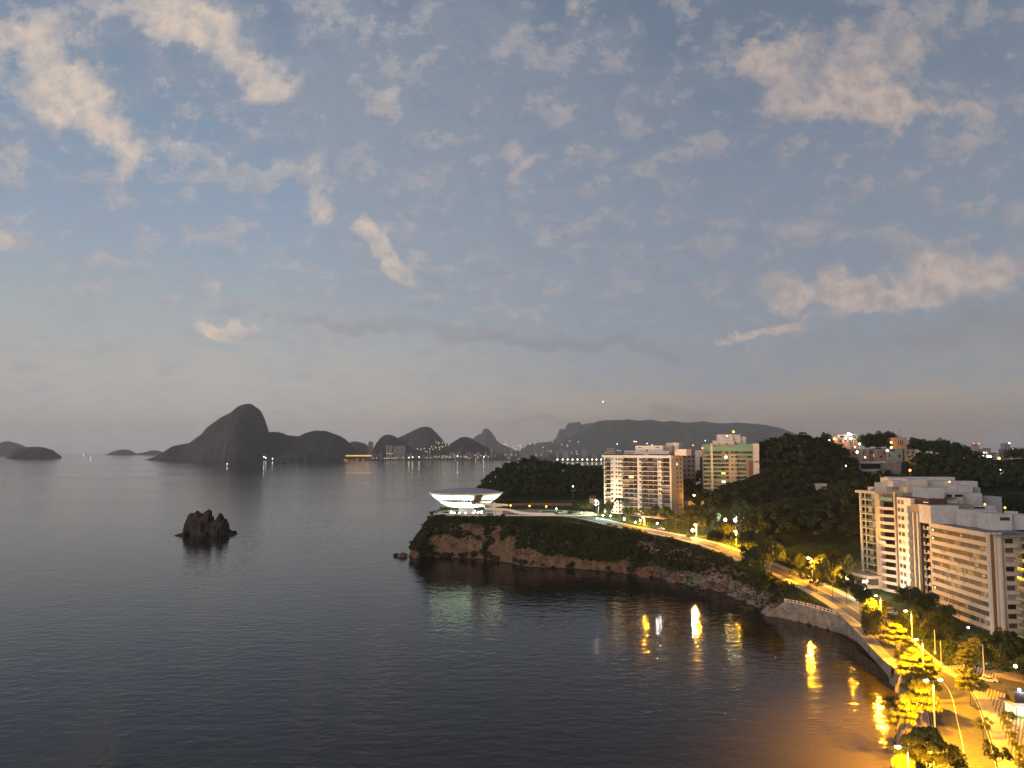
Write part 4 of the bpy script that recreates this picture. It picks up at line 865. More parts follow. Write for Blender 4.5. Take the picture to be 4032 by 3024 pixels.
# E: dark glass with two light fins
PE1 = XF(3664,305,Z32); E_b = Bld('apartment_block', PD1, PE1, 6.0, 'dark glass fronted block with two slim light fins and a brown roof band')
LE = E_b.len; HE = 40.0; ze = lambda px: E_b.u(px, Z32)
E_b.part('wall', M_BRGL, (0,1.6,0,LE,20,HE-3.2)); E_b.part('roof_band', mat('tan_band', (.30,.22,.155), .8, var=.05), (0,0,HE-3.2,LE,20,HE)); E_b.part('glass_front', M_DK, (ze(3593),.6,0,ze(3640),1.6,HE-3.2))
for a, b_ in ((3600,3605),(3616,3622)): E_b.part('fin', M_CREAM, (ze(a),-.5,0,ze(b_),.59,HE-3.2))
for fl in range(12):
    z = .6+fl*3.02; a = ze(3641)
    E_b.cp('eb','balcony', M_CREAM, (a,0,z), [(0,-.5,-.1,LE-a-.1,1.6,.12),(0,-.5,.12,.35,-.1,1.2),(LE-a-1.2,-.5,.12,LE-a-.1,-.35,1.1)])
    E_b.cp('ed','balcony_door', M_DK if fl % 3 else M_BRN, (a+.2,1.5,z+.12), [(0,0,0,(LE-a)*.5,.06,2.4)])
    E_b.cp('ep','partition', M_CREAM, (a+(LE-a)*.5,1.0,z+.12), [(0,0,0,.5,.5,2.6)])
E_b.part('roof_terrace', M_BRN, (1,2,HE,LE-1,12,HE+.2)); E_b.part('roof_pergola', mat('pergola_wood', (.10,.05,.035), .8), (.5,1.5,HE+.2,LE*.9,9,HE+2.2)); E_b.part('roof_lamp_strip', M_LITW, (LE*.55,1.3,HE+.9,LE*.8,1.4,HE+1.1))
# F: long striped block
PF0 = XF(3665,304.5,Z32); PF1 = XF(3888,267,Z32); F_b = Bld('apartment_block', PF0, PF1, 4.4, 'long cream block with rows of ribbon windows and a triple round column')
LF = F_b.len; HF = 35.2; NF = 11; fh = 3.06
F_b.part('wall', M_CREAM, (0,0,0,LF,16,HF-.5)); F_b.part('corner_strip', M_CREAM, (0,-.35,0,1.0,-.01,HF)); F_b.part('cornice', M_CREAM, (1.0,-.5,HF-1.4,LF,.4,HF)); F_b.part('roof', M_GREY, (0.3,.42,HF-.5,LF+8,15.8,HF-.3))
nW = 9; cw = (LF-1.6)/nW
for fl in range(NF):
    z = HF-1.4-(fl+1)*fh+1.35-.1
    if z < 0: break
    F_b.part('spandrel', M_CREAM, (1.05,-.28,z-1.4,LF,-.005,z-.05))
    for j in range(nW):
        me = F_b.cp(('w',), 'window', random.choice([M_DK2]*3+[M_BRGL]*4+[M_DK]*3), (1.3+j*cw,-.06,z), [(0,0,0,cw-.25,.08,1.5)])
        F_b.cp(('m',random.randint(0,2)), 'curtain', random.choice([M_DK3,M_DK2,M_DK2,M_DK]), (0,0,0), [(cw*random.uniform(.1,.6),-.02,.05,cw*random.uniform(.65,.8),-.005,1.4)], parent=me) if random.random() < .6 else None
for fl, j, g in ((10,0,M_LITC),(9,0,M_LITW),(3,0,M_LITW),(2,1,M_LITD),(4,0,M_LITD),(10,5,M_LITD)):
    z = HF-1.4-(NF-fl)*fh+1.35-.1
    F_b.part('lit_pane', g, (1.6+j*cw,-.12,z+.25,1.6+j*cw+.9,-.08,z+1.0))
for k_ in range(34):
    fl, j = random.randint(1, 9), random.randint(0, nW-1); z = HF-1.4-(NF-fl)*fh+1.35-.1
    F_b.cp(('ac',), 'air_conditioner', M_ROOFW, (1.3+j*cw+random.uniform(.2, cw-1.3), -.62, z-.75), [(0,0,0,.8,.34,.5)])
for k_ in range(30):
    fl = random.randint(1, 11); x_ = random.choice([277,352,380,566,752,776]); A_.cp(('ac',), 'air_conditioner', M_GREY, (uA(x_)+.2, -.45, .9+fl*3.02+.65), [(0,0,0,.8,.45,.5)])
# triple column at the corner, then the end face towards the camera
ex = Vector((math.cos(F_b.o.rotation_euler.z), math.sin(F_b.o.rotation_euler.z), 0)); ey = Vector((-ex.y, ex.x, 0))
P3 = XF(3955,264,20); P4 = XF(4013,263,20)
def loc_F(P): d = Vector((P.x-PF0.x, P.y-PF0.y, 0)); return d.dot(ex), d.dot(ey)
f3 = loc_F(P3); f4 = loc_F(P4)
for i in range(3):
    s_ = (i+.5)/3; cx_ = LF+(f3[0]-LF)*s_; cy2 = f3[1]*s_; MB().tube((cx_,cy2,0),(cx_,cy2,HF+.1),1.0,n=20).build('column', M_CREAM, F_b.o, smooth=False)
F_b.part('column_recess', mat('rust_brown_recess', (.22,.11,.04), .85), (LF-.2,.4,0,f3[0]-.2,f3[1],HF-.3))
e = MB(); 
F_b.part('end_wall', M_CREAM, (LF,f3[1],0,f3[0]+.0,f4[1]+2,HF-.3))
for fl in range(11):
    z = HF-1.4-(fl+1)*fh+1.2; wv2 = f4[1]-f3[1]
    if z < 0: break
    F_b.cp('eb','end_balcony', M_CREAM, (f3[0],f3[1]+.6,z-1.3), [(0,0,0,1.5,wv2-.4,.15),(1.3,0,.15,1.5,wv2-.4,1.15)])
    F_b.cp('ew','end_window', [M_BRGL,M_DK2,M_DK3,M_DK][fl % 4], (f3[0],f3[1]+.9,z-.1), [(0,0,0,.07,wv2-1.6,1.55)])
# roof blocks of F
def roofbox(b, name, px0, px1, py0, t, dep, m, zb=None):
    """box on the roof, in world axes, as a part of building b"""
    p0 = at(px0, py0, t); p1 = at(px1, py0, t); c_ = math.cos(-b.o.rotation_euler.z); s_ = math.sin(-b.o.rotation_euler.z)
    zb = (zb if zb is not None else HF+b.z0-.4); mm = MB()
    pts = [(p0.x,p0.y),(p1.x,p0.y),(p1.x,p0.y+dep),(p0.x,p0.y+dep)]; pl = []
    for x, y in pts: dx_, dy_ = x-b.P0[0], y-b.P0[1]; pl.append((dx_*c_-dy_*s_, dx_*s_+dy_*c_))
    return mm.prism(pl, zb-b.z0, p0.z-b.z0).build(name, m, b.o)
roofbox(F_b,'roof_house',3663,3775,1991,303,10,M_ROOFW); roofbox(F_b,'roof_house',3818,3925,2010,291,9,M_ROOFW); roofbox(F_b,'roof_house',3904,3984,2024,279,9,M_ROOFW); roofbox(F_b,'roof_house',3984,4075,2028,281,8,M_ROOFW)
roofbox(F_b,'roof_house_window',3937,3976,2037,278.9,.2,M_BRGL,zb=at(3937,2050,278.9).z); roofbox(F_b,'water_tank',3974,4008,2014,286,3,M_ROOFW)
# G: next building, seen along its front
PG0 = XF(4012,258,20); PG1 = Vector((PG0.x-2.5, PG0.y-60, 0)); G_b = Bld('apartment_block', PG0, PG1, 4.5, 'green-tinted balcony block cut off by the right edge of the photo')
G_b.part('wall', M_CREAM, (0,1.6,0,G_b.len,14,33))
for fl in range(10):
    z = 3+fl*3.0; bo = G_b.cp('b','balcony', mat('pale_slab', (.45,.45,.40), .8), (0,0,z), [(0,-.6,-.12,G_b.len,1.6,.12)]); G_b.cp('r','glass_rail', mat('green_tinted_glass', (.13,.17,.07), .2, spec=.5), (0,0,0), [(0,-.55,.12,G_b.len,-.5,1.1)], parent=bo)
    G_b.cp('d','balcony_door', M_BRGL, (.3,1.5,z+.12), [(0,0,0,G_b.len-.6,.07,2.4)])
# H: white stepped blocks behind the row
H_b = Bld('apartment_block', XF(3500,372,50), XF(3700,366,50), 6.0, 'stack of plain white roof blocks rising behind the seafront row')
H_b.part('wall', M_ROOFW, (0,2,0,H_b.len,18,39))
for nm,px0,px1,y0,y1,t,dp,m in (('roof_house',3498,3572,1882,1960,366,8,M_ROOFW),('roof_house',3572,3648,1888,1975,362,9,M_ROOFW),('roof_parapet',3510,3760,1879,1892,378,8,M_ROOFW),('roof_house',3661,3849,1895,1960,366,8,M_ROOFW),('roof_house',3648,3760,1920,1985,352,7,M_ROOFW),
     ('roof_house',3765,3829,1912,1960,350,7,M_ROOFW),('roof_house',3829,3860,1920,1965,355,7,mat('bluish_wall', (.30,.34,.38), .8)),('roof_house',3664,3722,1938,2000,336,6,mat('cream_roof_house', (.55,.46,.30), .8)),('roof_house',3722,3793,1941,2000,337,6,M_ROOFW),('roof_house',3793,3866,1942,2010,339,7,M_ROOFW),
     ('roof_house',3866,3944,1956,2060,345,9,mat('grey_blue_wall', (.33,.35,.38), .8)),('roof_terrace',3775,3920,1992,2040,322,9,M_ROOFW),('roof_house',3440,3530,1918,1960,352,6,M_ROOFW)):
    roofbox(H_b, nm, px0, px1, y0, t, dp, m, zb=at(px0, y1, t).z)
for px0,px1,y0,y1,t in ((3726,3748,1947,1957,336.9),(3759,3790,1947,1957,336.9),(3541,3554,1893,1899,365.9),(3680,3685,1944,1953,335.9),(3785,3880,1996,2003,321.8)): roofbox(H_b,'window',px0,px1,y0,t,.2,M_DK,zb=at(px0,y1,t).z)
for a,b_,t in ((3739,1897,365),(3878,1986,321),(3957,1999,300)):
    p = at(a,b_,t); r = empty('warning_light', p-Vector((0,0,1.2))); tag(r, {3739:'orange beacon on the rear white roof',3878:'red beacon on the grey roof terrace',3957:'small orange beacon over the dark trees right of the roofs'}[a], 'beacon', 'rooftop beacons')
    MB().tube((0,0,-1.5),(0,0,1.0),.08,n=6).build('pole', M_POLE, r); MB().ball((0,0,1.2),.38,8,6).build('bulb', bulbm('orange',5), r)
for a,b_,t,k,l_,rb in ((2888,1700,574,'orange','orange star-like beacon over the penthouse of the green tower',.7),(2766,1764,576,'red','red beacon at the top left corner of the green tower',.5),(2862,1716,573,'warm','tiny white light on the penthouse edge of the green tower',.35)):
    p = at(a,b_,t); r = empty('warning_light', p-Vector((0,0,2.5))); tag(r, l_, 'beacon', 'rooftop beacons'); MB().tube((0,0,-1.5),(0,0,2.3),.12,n=6).build('pole', M_POLE, r); MB().ball((0,0,2.5),rb,8,6).build('bulb', bulbm(k,8), r)
p = at(2858,1800,566); r = empty('wall_lamp', p); tag(r, 'bright yellow lamp on an upper balcony of the green tower', 'lamp'); MB().ball((0,0,0),.75,10,6).build('bulb', bulbm('warm',14), r); MB().box(-.2,.3,-.2,.2,2,.2).build('bracket', M_POLE, r); point(p+Vector((0,-1.4,0)),'warm',1500,.3)
# ------------------------------------------------------------------ vegetation
def leaf_mat(name, c0, c1, sc=.12):
    m = bpy.data.materials.new(name); m.use_nodes = True; t = m.node_tree; b = t.nodes['Principled BSDF']; b.inputs['Roughness'].default_value = .75; b.inputs['Specular IOR Level'].default_value = .2
    g = t.nodes.new('ShaderNodeNewGeometry'); n = t.nodes.new('ShaderNodeTexNoise'); n.inputs['Scale'].default_value = sc; n.inputs['Detail'].default_value = 6; n.inputs['Roughness'].default_value = .7
    t.links.new(g.outputs['Position'], n.inputs['Vector']); r = t.nodes.new('ShaderNodeValToRGB'); t.links.new(n.outputs['Fac'], r.inputs[0])
    r.color_ramp.elements[0].position = .34; r.color_ramp.elements[0].color = (*c0, 1); r.color_ramp.elements[1].position = .66; r.color_ramp.elements[1].color = (*c1, 1)
    t.links.new(r.outputs[0], b.inputs['Base Color']); return m
M_LEAF = leaf_mat('tree_leaves', (.024,.034,.012), (.055,.070,.022), .25)
M_WOOD = leaf_mat('wood_foliage', (.012,.021,.008), (.040,.054,.019), .09)
M_SHRUB = leaf_mat('cliff_shrub', (.020,.028,.010), (.055,.066,.022), .15)
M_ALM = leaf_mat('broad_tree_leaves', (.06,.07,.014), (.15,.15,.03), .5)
M_TRUNK = mat('tree_bark', (.09,.065,.045), .95, var=.25, vscale=2)
def leaves(C, Rad, per, size, flat=1.0, rr=rng, upb=.25, jit=.9):
    """many small four-cornered leaf clumps spread over lumpy crowns; C (n,3), Rad (n,)"""
    n = len(C); d = rr.normal(size=(n, per, 3)); d /= np.linalg.norm(d, axis=2, keepdims=True); d[...,2] = np.where(d[...,2] < -.35, -d[...,2], d[...,2])
    rad = Rad[:,None]*(.62+.42*rr.random((n, per))); P = C[:,None,:]+d*rad[...,None]*np.array([1,1,flat])
    nr = d + jit*rr.normal(size=d.shape)*.6; nr[...,2] += upb; nr /= np.linalg.norm(nr, axis=2, keepdims=True)
    a = rr.normal(size=d.shape); a -= (a*nr).sum(2, keepdims=True)*nr; a /= np.linalg.norm(a, axis=2, keepdims=True); b = np.cross(nr, a)
    s = (size*(.55+.9*rr.random((n, per))))[...,None]; a = a*s; b = b*s*(.45+.4*rr.random((n, per, 1)))
    Q = np.stack([P-a, P-b*.9+a*.1, P+a, P+b], 2).reshape(-1, 3); F = np.arange(len(Q)).reshape(-1, 4); return Q, F
def crowns(C, R, H_, k, per, size, rr=rng, flat=.7, sub=.45):
    """each crown is k lobes inside an ellipsoid of radius R, height H_"""
    n = len(C); d = rr.normal(size=(n, k, 3)); d /= np.linalg.norm(d, axis=2, keepdims=True); d *= (.35+.65*rr.random((n, k, 1)))
    cc = C[:,None,:]+d*np.stack([R,R,H_], 1)[:,None,:]*.62; rs = (R[:,None]*sub*(.7+.6*rr.random((n, k))))
    return leaves(cc.reshape(-1,3), rs.ravel(), per, size, flat, rr)
def infr(P, mx=350, my=250):
    x, y, z = P[:,0], P[:,1], P[:,2]-H; t = y*cp+z*sp; u = 2016+FPX*x/t; v = 1512-FPX*(-y*sp+z*cp)/t
    return (u > -mx) & (u < 4032+mx) & (v < 3024+my)
CLEAR = []    # (x, y, radius) where no bush may stand
for o in COL.objects:
    if o.name.startswith(('apartment_block','building')) and o.parent is None and o.type == 'EMPTY': pass
for b_ in (A_, B_, C_b, D_b, E_b, F_b, G_b, H_b):
    L0 = max(b_.len, 6); ax = Vector((math.cos(b_.o.rotation_euler.z), math.sin(b_.o.rotation_euler.z), 0)); ay = Vector((-ax.y, ax.x, 0))
    for i in range(int(L0/6)+1):
        for j in range(-1, 3): p = b_.o.location+ax*(i*6)+ay*(j*6+3); CLEAR.append((p.x, p.y, 6.0))
CLEAR.append((MUS.x, MUS.y, 24))
# --- woods on the hills (nobody could count them)
def scatter(step, ok, seed):
    r = np.random.default_rng(seed); xs_ = np.arange(GX0, GX1, step); ys_ = np.arange(GY0, GY1, step); X, Y = np.meshgrid(xs_, ys_); X = X.ravel()+r.uniform(-.5,.5,X.size)*step; Y = Y.ravel()+r.uniform(-.5,.5,Y.size)*step
    m = ok(X, Y); X, Y = X[m], Y[m]; Zs = tzn(X, Y); P = np.stack([X, Y, Zs], 1); P = P[infr(P)]
    for (cx, cy_, cr) in CLEAR: P = P[np.hypot(P[:,0]-cx, P[:,1]-cy_) > cr]
    return P
def lookup(A2, X, Y):
    i = np.clip(((X-GX0)/GS).round().astype(int), 0, len(gx)-1); j = np.clip(((Y-GY0)/GS).round().astype(int), 0, len(gy)-1); return A2[i, j]
ridgeY = {}
def front_of(X, Y):   # drop far sides of ridges
    keep = np.zeros(X.shape, bool)
    for nm, rid, can, wf, wb in HILLS:
        pts = np.array([at(a, b, t)[:] for a, b, t in rid]); o = np.argsort(pts[:,0]); pts = pts[o]; y0 = np.interp(X, pts[:,0], pts[:,1]); keep |= (Y < y0+(48 if nm == 'wooded front' else 18)) & (Y > y0-wf*1.9) & (X > pts[0,0]-30) & (X < pts[-1,0]+30)
    return keep
HOUSEZ = []  # filled with favela house sites (x, y, r)
def hz(px, py, t, r=7): p = at(px, py, t); HOUSEZ.append((p.x, p.y, r))
for a in ((3338,1725,700),(3320,1738,698),(3370,1740,696),(3415,1795,655),(3441,1795,655),(3467,1795,655),(3520,1795,660),(3583,1795,662),(3365,1785,668),(3530,1745,690),(3560,1745,690),(3400,1842,600),(3434,1842,600),(3470,1842,600),(3516,1845,602),(3234,1915,520),(3309,1897,540)): hz(*a)
CLEAR += [(x, y, r) for x, y, r in HOUSEZ]
okw = lambda X, Y: (lookup(hillamt, X, Y) > 1.2) & (lookup(dC, X, Y) > 3) & (lookup(dR, X, Y) > 10) & front_of(X, Y)
P = scatter(5.0, okw, 3)
# leave gaps between camera and the hill houses
def below_house(P):
    k = np.ones(len(P), bool); x, y, z = P[:,0], P[:,1], P[:,2]-H+6; t = y*cp+z*sp; u = 2016+FPX*x/t; v = 1512-FPX*(-y*sp+z*cp)/t
    for a, b_, c_, d2, tt in ((3336,3608,1764,1814,760),(3380,3556,1816,1866,760),(3296,3378,1708,1745,685),(3505,3572,1722,1760,680),(3040,3250,1935,1975,530),(3208,3258,1900,1925,640),(3010,3070,1940,1975,555)):
        k &= ~((u > a-6) & (u < b_+6) & (v > c_-4) & (v < d2) & (t < tt+2))
    return k
P = P[below_house(P)]
r_ = rng.uniform(2.6, 5.0, len(P)); dist = np.hypot(P[:,0], P[:,1]); hgt = r_*rng.uniform(.7, 1.15, len(P)); C = P+np.stack([0*r_, 0*r_, rng.uniform(3.5, 6.5, len(P))+hgt*.25], 1)
near = dist < 600
Q1, F1 = crowns(C[near], r_[near], hgt[near], 6, 34, .62); Q2, F2 = crowns(C[~near], r_[~near], hgt[~near], 5, 24, .85)
print('woods', len(P), len(F1)+len(F2))
link('wooded_hillside', np_mesh('wooded_hillside', np.vstack([Q1,Q2]), np.vstack([F1,F2+len(Q1)])), M_WOOD)
tag(COL.objects['wooded_hillside'], 'dense dark trees covering the hills behind the avenue', 'wood', None, 'stuff')
# --- shrubs on the cliff, with bare patches of rock
def scr(P): x, y, z = P[:,0], P[:,1], P[:,2]-H; t = y*cp+z*sp; return 2016+FPX*x/t, 1512-FPX*(-y*sp+z*cp)/t
BARE = [(1850,2075,50,28),(1880,2095,30,30),(1740,2135,75,35),(1830,2150,70,32),(1790,2170,110,22),(1600,2185,60,22),(1980,2170,70,40),(1960,2110,22,38),(2060,2190,75,32),(2010,2140,30,30),(2180,2212,110,26),(2330,2228,110,20),(2440,2232,60,28),(2480,2160,10,26),(2568,2190,12,22),(2560,2255,70,26),(1900,2130,25,22),(2700,2285,110,24),(2850,2320,90,34),(2940,2370,80,40),(2860,2292,30,26),(3000,2390,60,25)]
okc = lambda X, Y: (lookup(dC, X, Y) > 0.2) & (lookup(dC, X, Y) < lookup(wC, X, Y)*1.25+3) & (lookup(kC, X, Y) == 0) & (lookup(dR, X, Y) > 11) & (Y < 720) & (lookup(TZ, X, Y) > 1.0)
P = np.vstack([scatter(1.6, okc, 5), scatter(1.15, lambda X, Y: okc(X, Y) & (lookup(wC, X, Y) < 22), 6)]); P = np.vstack([P, scatter(.62, lambda X, Y: okc(X, Y) & (lookup(wC, X, Y) < 26) & (lookup(dC, X, Y) < 4.5), 7)]); P[:,2] += rng.uniform(-.8,.6,len(P)); u, v = scr(P); k = np.ones(len(P), bool); nzb = fbm(u/14, v/10, 3, 60)
for a, b_, rx, ry in BARE: k &= ((u-a)/rx)**2+((v-b_)/ry)**2 > .35+nzb*.9
k &= (nzb > .18); k &= ~((u > 2590) & (P[:,2] < 4.6) & (P[:,2] > -9)); P = P[k]
r_ = rng.uniform(1.0, 2.4, len(P))*(.8+.5*fbm(P[:,0]/12, P[:,1]/12, 2, 9)); C = P+np.stack([0*r_, 0*r_, r_*.55], 1)
Q1, F1 = crowns(C, r_, r_*.9, 3, 26, .36)
big = P[rng.random(len(P)) < .035]; rb_ = rng.uniform(2.2, 3.9, len(big)); Q3, F3 = crowns(big+np.stack([0*rb_, 0*rb_, rb_*.5], 1), rb_, rb_*.9, 6, 44, .42); F1 = np.vstack([F1, F3+len(Q1)]); Q1 = np.vstack([Q1, Q3])
print('shrubs', len(P), len(F1))
o = link('cliff_shrubs', np_mesh('cliff_shrubs', Q1, F1), M_SHRUB); tag(o, 'dark bushes and creepers hanging over the rocky cliff', 'bushes', None, 'stuff')
# --- grass tufts on the lawn slope by the cove
okg = lambda X, Y: (lookup(dC, X, Y) > 2) & (lookup(dR, X, Y) > 8.5) & (lookup(hillamt, X, Y) < 1) & (lookup(kC, X, Y) < 2) & (Y < 545) & (lookup(dC, X, Y) < 90) & (X < 140) & (np.hypot(X-MUS.x, Y-MUS.y) > 27)
P = scatter(1.3, okg, 8); P = P[(P[:,1] < 540)]
Q1, F1 = leaves(P+np.array([0,0,.1]), np.full(len(P), .55), 7, .38, .5)
M_GR = leaf_mat('grass_blades', (.022,.036,.010), (.050,.078,.018), .2)
o = link('grass', np_mesh('grass', Q1, F1), M_GR); tag(o, 'rough grass on the slope between avenue and cove', 'grass', None, 'stuff')
# --- individual trees
def trunk_mb(b, h, r, R, n=5, seed=0, base=(0,0,0), lo=.45):
    rr = random.Random(seed); tip = (rr.uniform(-.4,.4), rr.uniform(-.4,.4), h*.62); b.tube((0,0,-1), tip, r, r*.65, 7)
    for i in range(n):
        a = 2*math.pi*i/n+rr.random(); q_ = (tip[0]+math.cos(a)*R*.6, tip[1]+math.sin(a)*R*.6, h*(.75+.3*rr.random())); b.tube(tip, q_, r*.45, r*.12, 5)
    return b
TV = {}
def tree_var(kind, seed):
    key = (kind, seed)
    if key in TV: return TV[key]
    r = np.random.default_rng(100+seed); C = []; Rr = []
    if kind == 'round':
        for i in range(26):
            d = r.normal(size=3); d /= np.linalg.norm(d); d *= r.uniform(.35,.9); C.append((d[0]*.78, d[1]*.78, .66+d[2]*.30)); Rr.append(r.uniform(.20,.32))
        Q, F = leaves(np.array(C), np.array(Rr), 230, .030, .75, r)
    elif kind == 'layer':   # flat tiers of an almond tree
        for lv, (z_, R_) in enumerate(((.52,.95),(.68,.80),(.83,.58),(.96,.30))):
            nb = int(9*R_)+3
            for i in range(nb):
                a = 2*math.pi*i/nb+r.random()*.6; q = R_*r.uniform(.35,.95); C.append((q*math.cos(a), q*math.sin(a), z_+r.uniform(-.035,.035))); Rr.append(r.uniform(.20,.30)*(.6+.4*R_))
        Q, F = leaves(np.array(C), np.array(Rr), 260, .034, .26, r, upb=.9)
    elif kind == 'loose':
        for i in range(15):
            d = r.normal(size=3); d /= np.linalg.norm(d); d *= r.uniform(.5,1.0); C.append((d[0]*.8, d[1]*.8, .70+d[2]*.26)); Rr.append(r.uniform(.13,.24))
        Q, F = leaves(np.array(C), np.array(Rr), 150, .032, .6, r)
    me = np_mesh('crown', Q, F); b = MB(); rs = random.Random(seed); tip = Vector((rs.uniform(-.05,.05), rs.uniform(-.05,.05), .42)); b.tube((0,0,-.1), tip, .030, .020, 7)
    for (x, y, z) in C[::2]: b.tube(tip, (x, y, z), .011, .003, 4, False)
    TV[key] = (me, b.mesh('trunk')); return TV[key]
def tree(base, Hh, R, kind, seed, label, m=None, group='trees along the avenue', name='broadleaf_tree'):
    me, tr = tree_var(kind, seed); r = empty(name, base, seed*1.1+Hh); tag(r, label, 'tree', group)
    mm = m or M_LEAF
    if not me.materials: me.materials.append(mm)
    if not tr.materials: tr.materials.append(M_TRUNK)
    c = link('crown', me, None, r); c.scale = (R, R, Hh); t = link('trunk', tr, None, r); t.scale = (max(R*.9,3.5), max(R*.9,3.5), Hh)
    if m and me.materials[0] is not m: c.material_slots[0].link = 'OBJECT'; c.material_slots[0].material = m
    return r
def tree_px(px, py, t, Rpx, Hm, kind, seed, label, **k):
    """crown centred on a point of the picture; the foot is put on the ground below it"""
    p = at(px, py, t); g = tz(p.x, p.y); R = Rpx*t/FPX*1.18; top = p.z+Hm*.35; Hh = max(top-g, Hm*.8); return tree((p.x, p.y, top-Hh), Hh, R, kind, seed, label, **k)
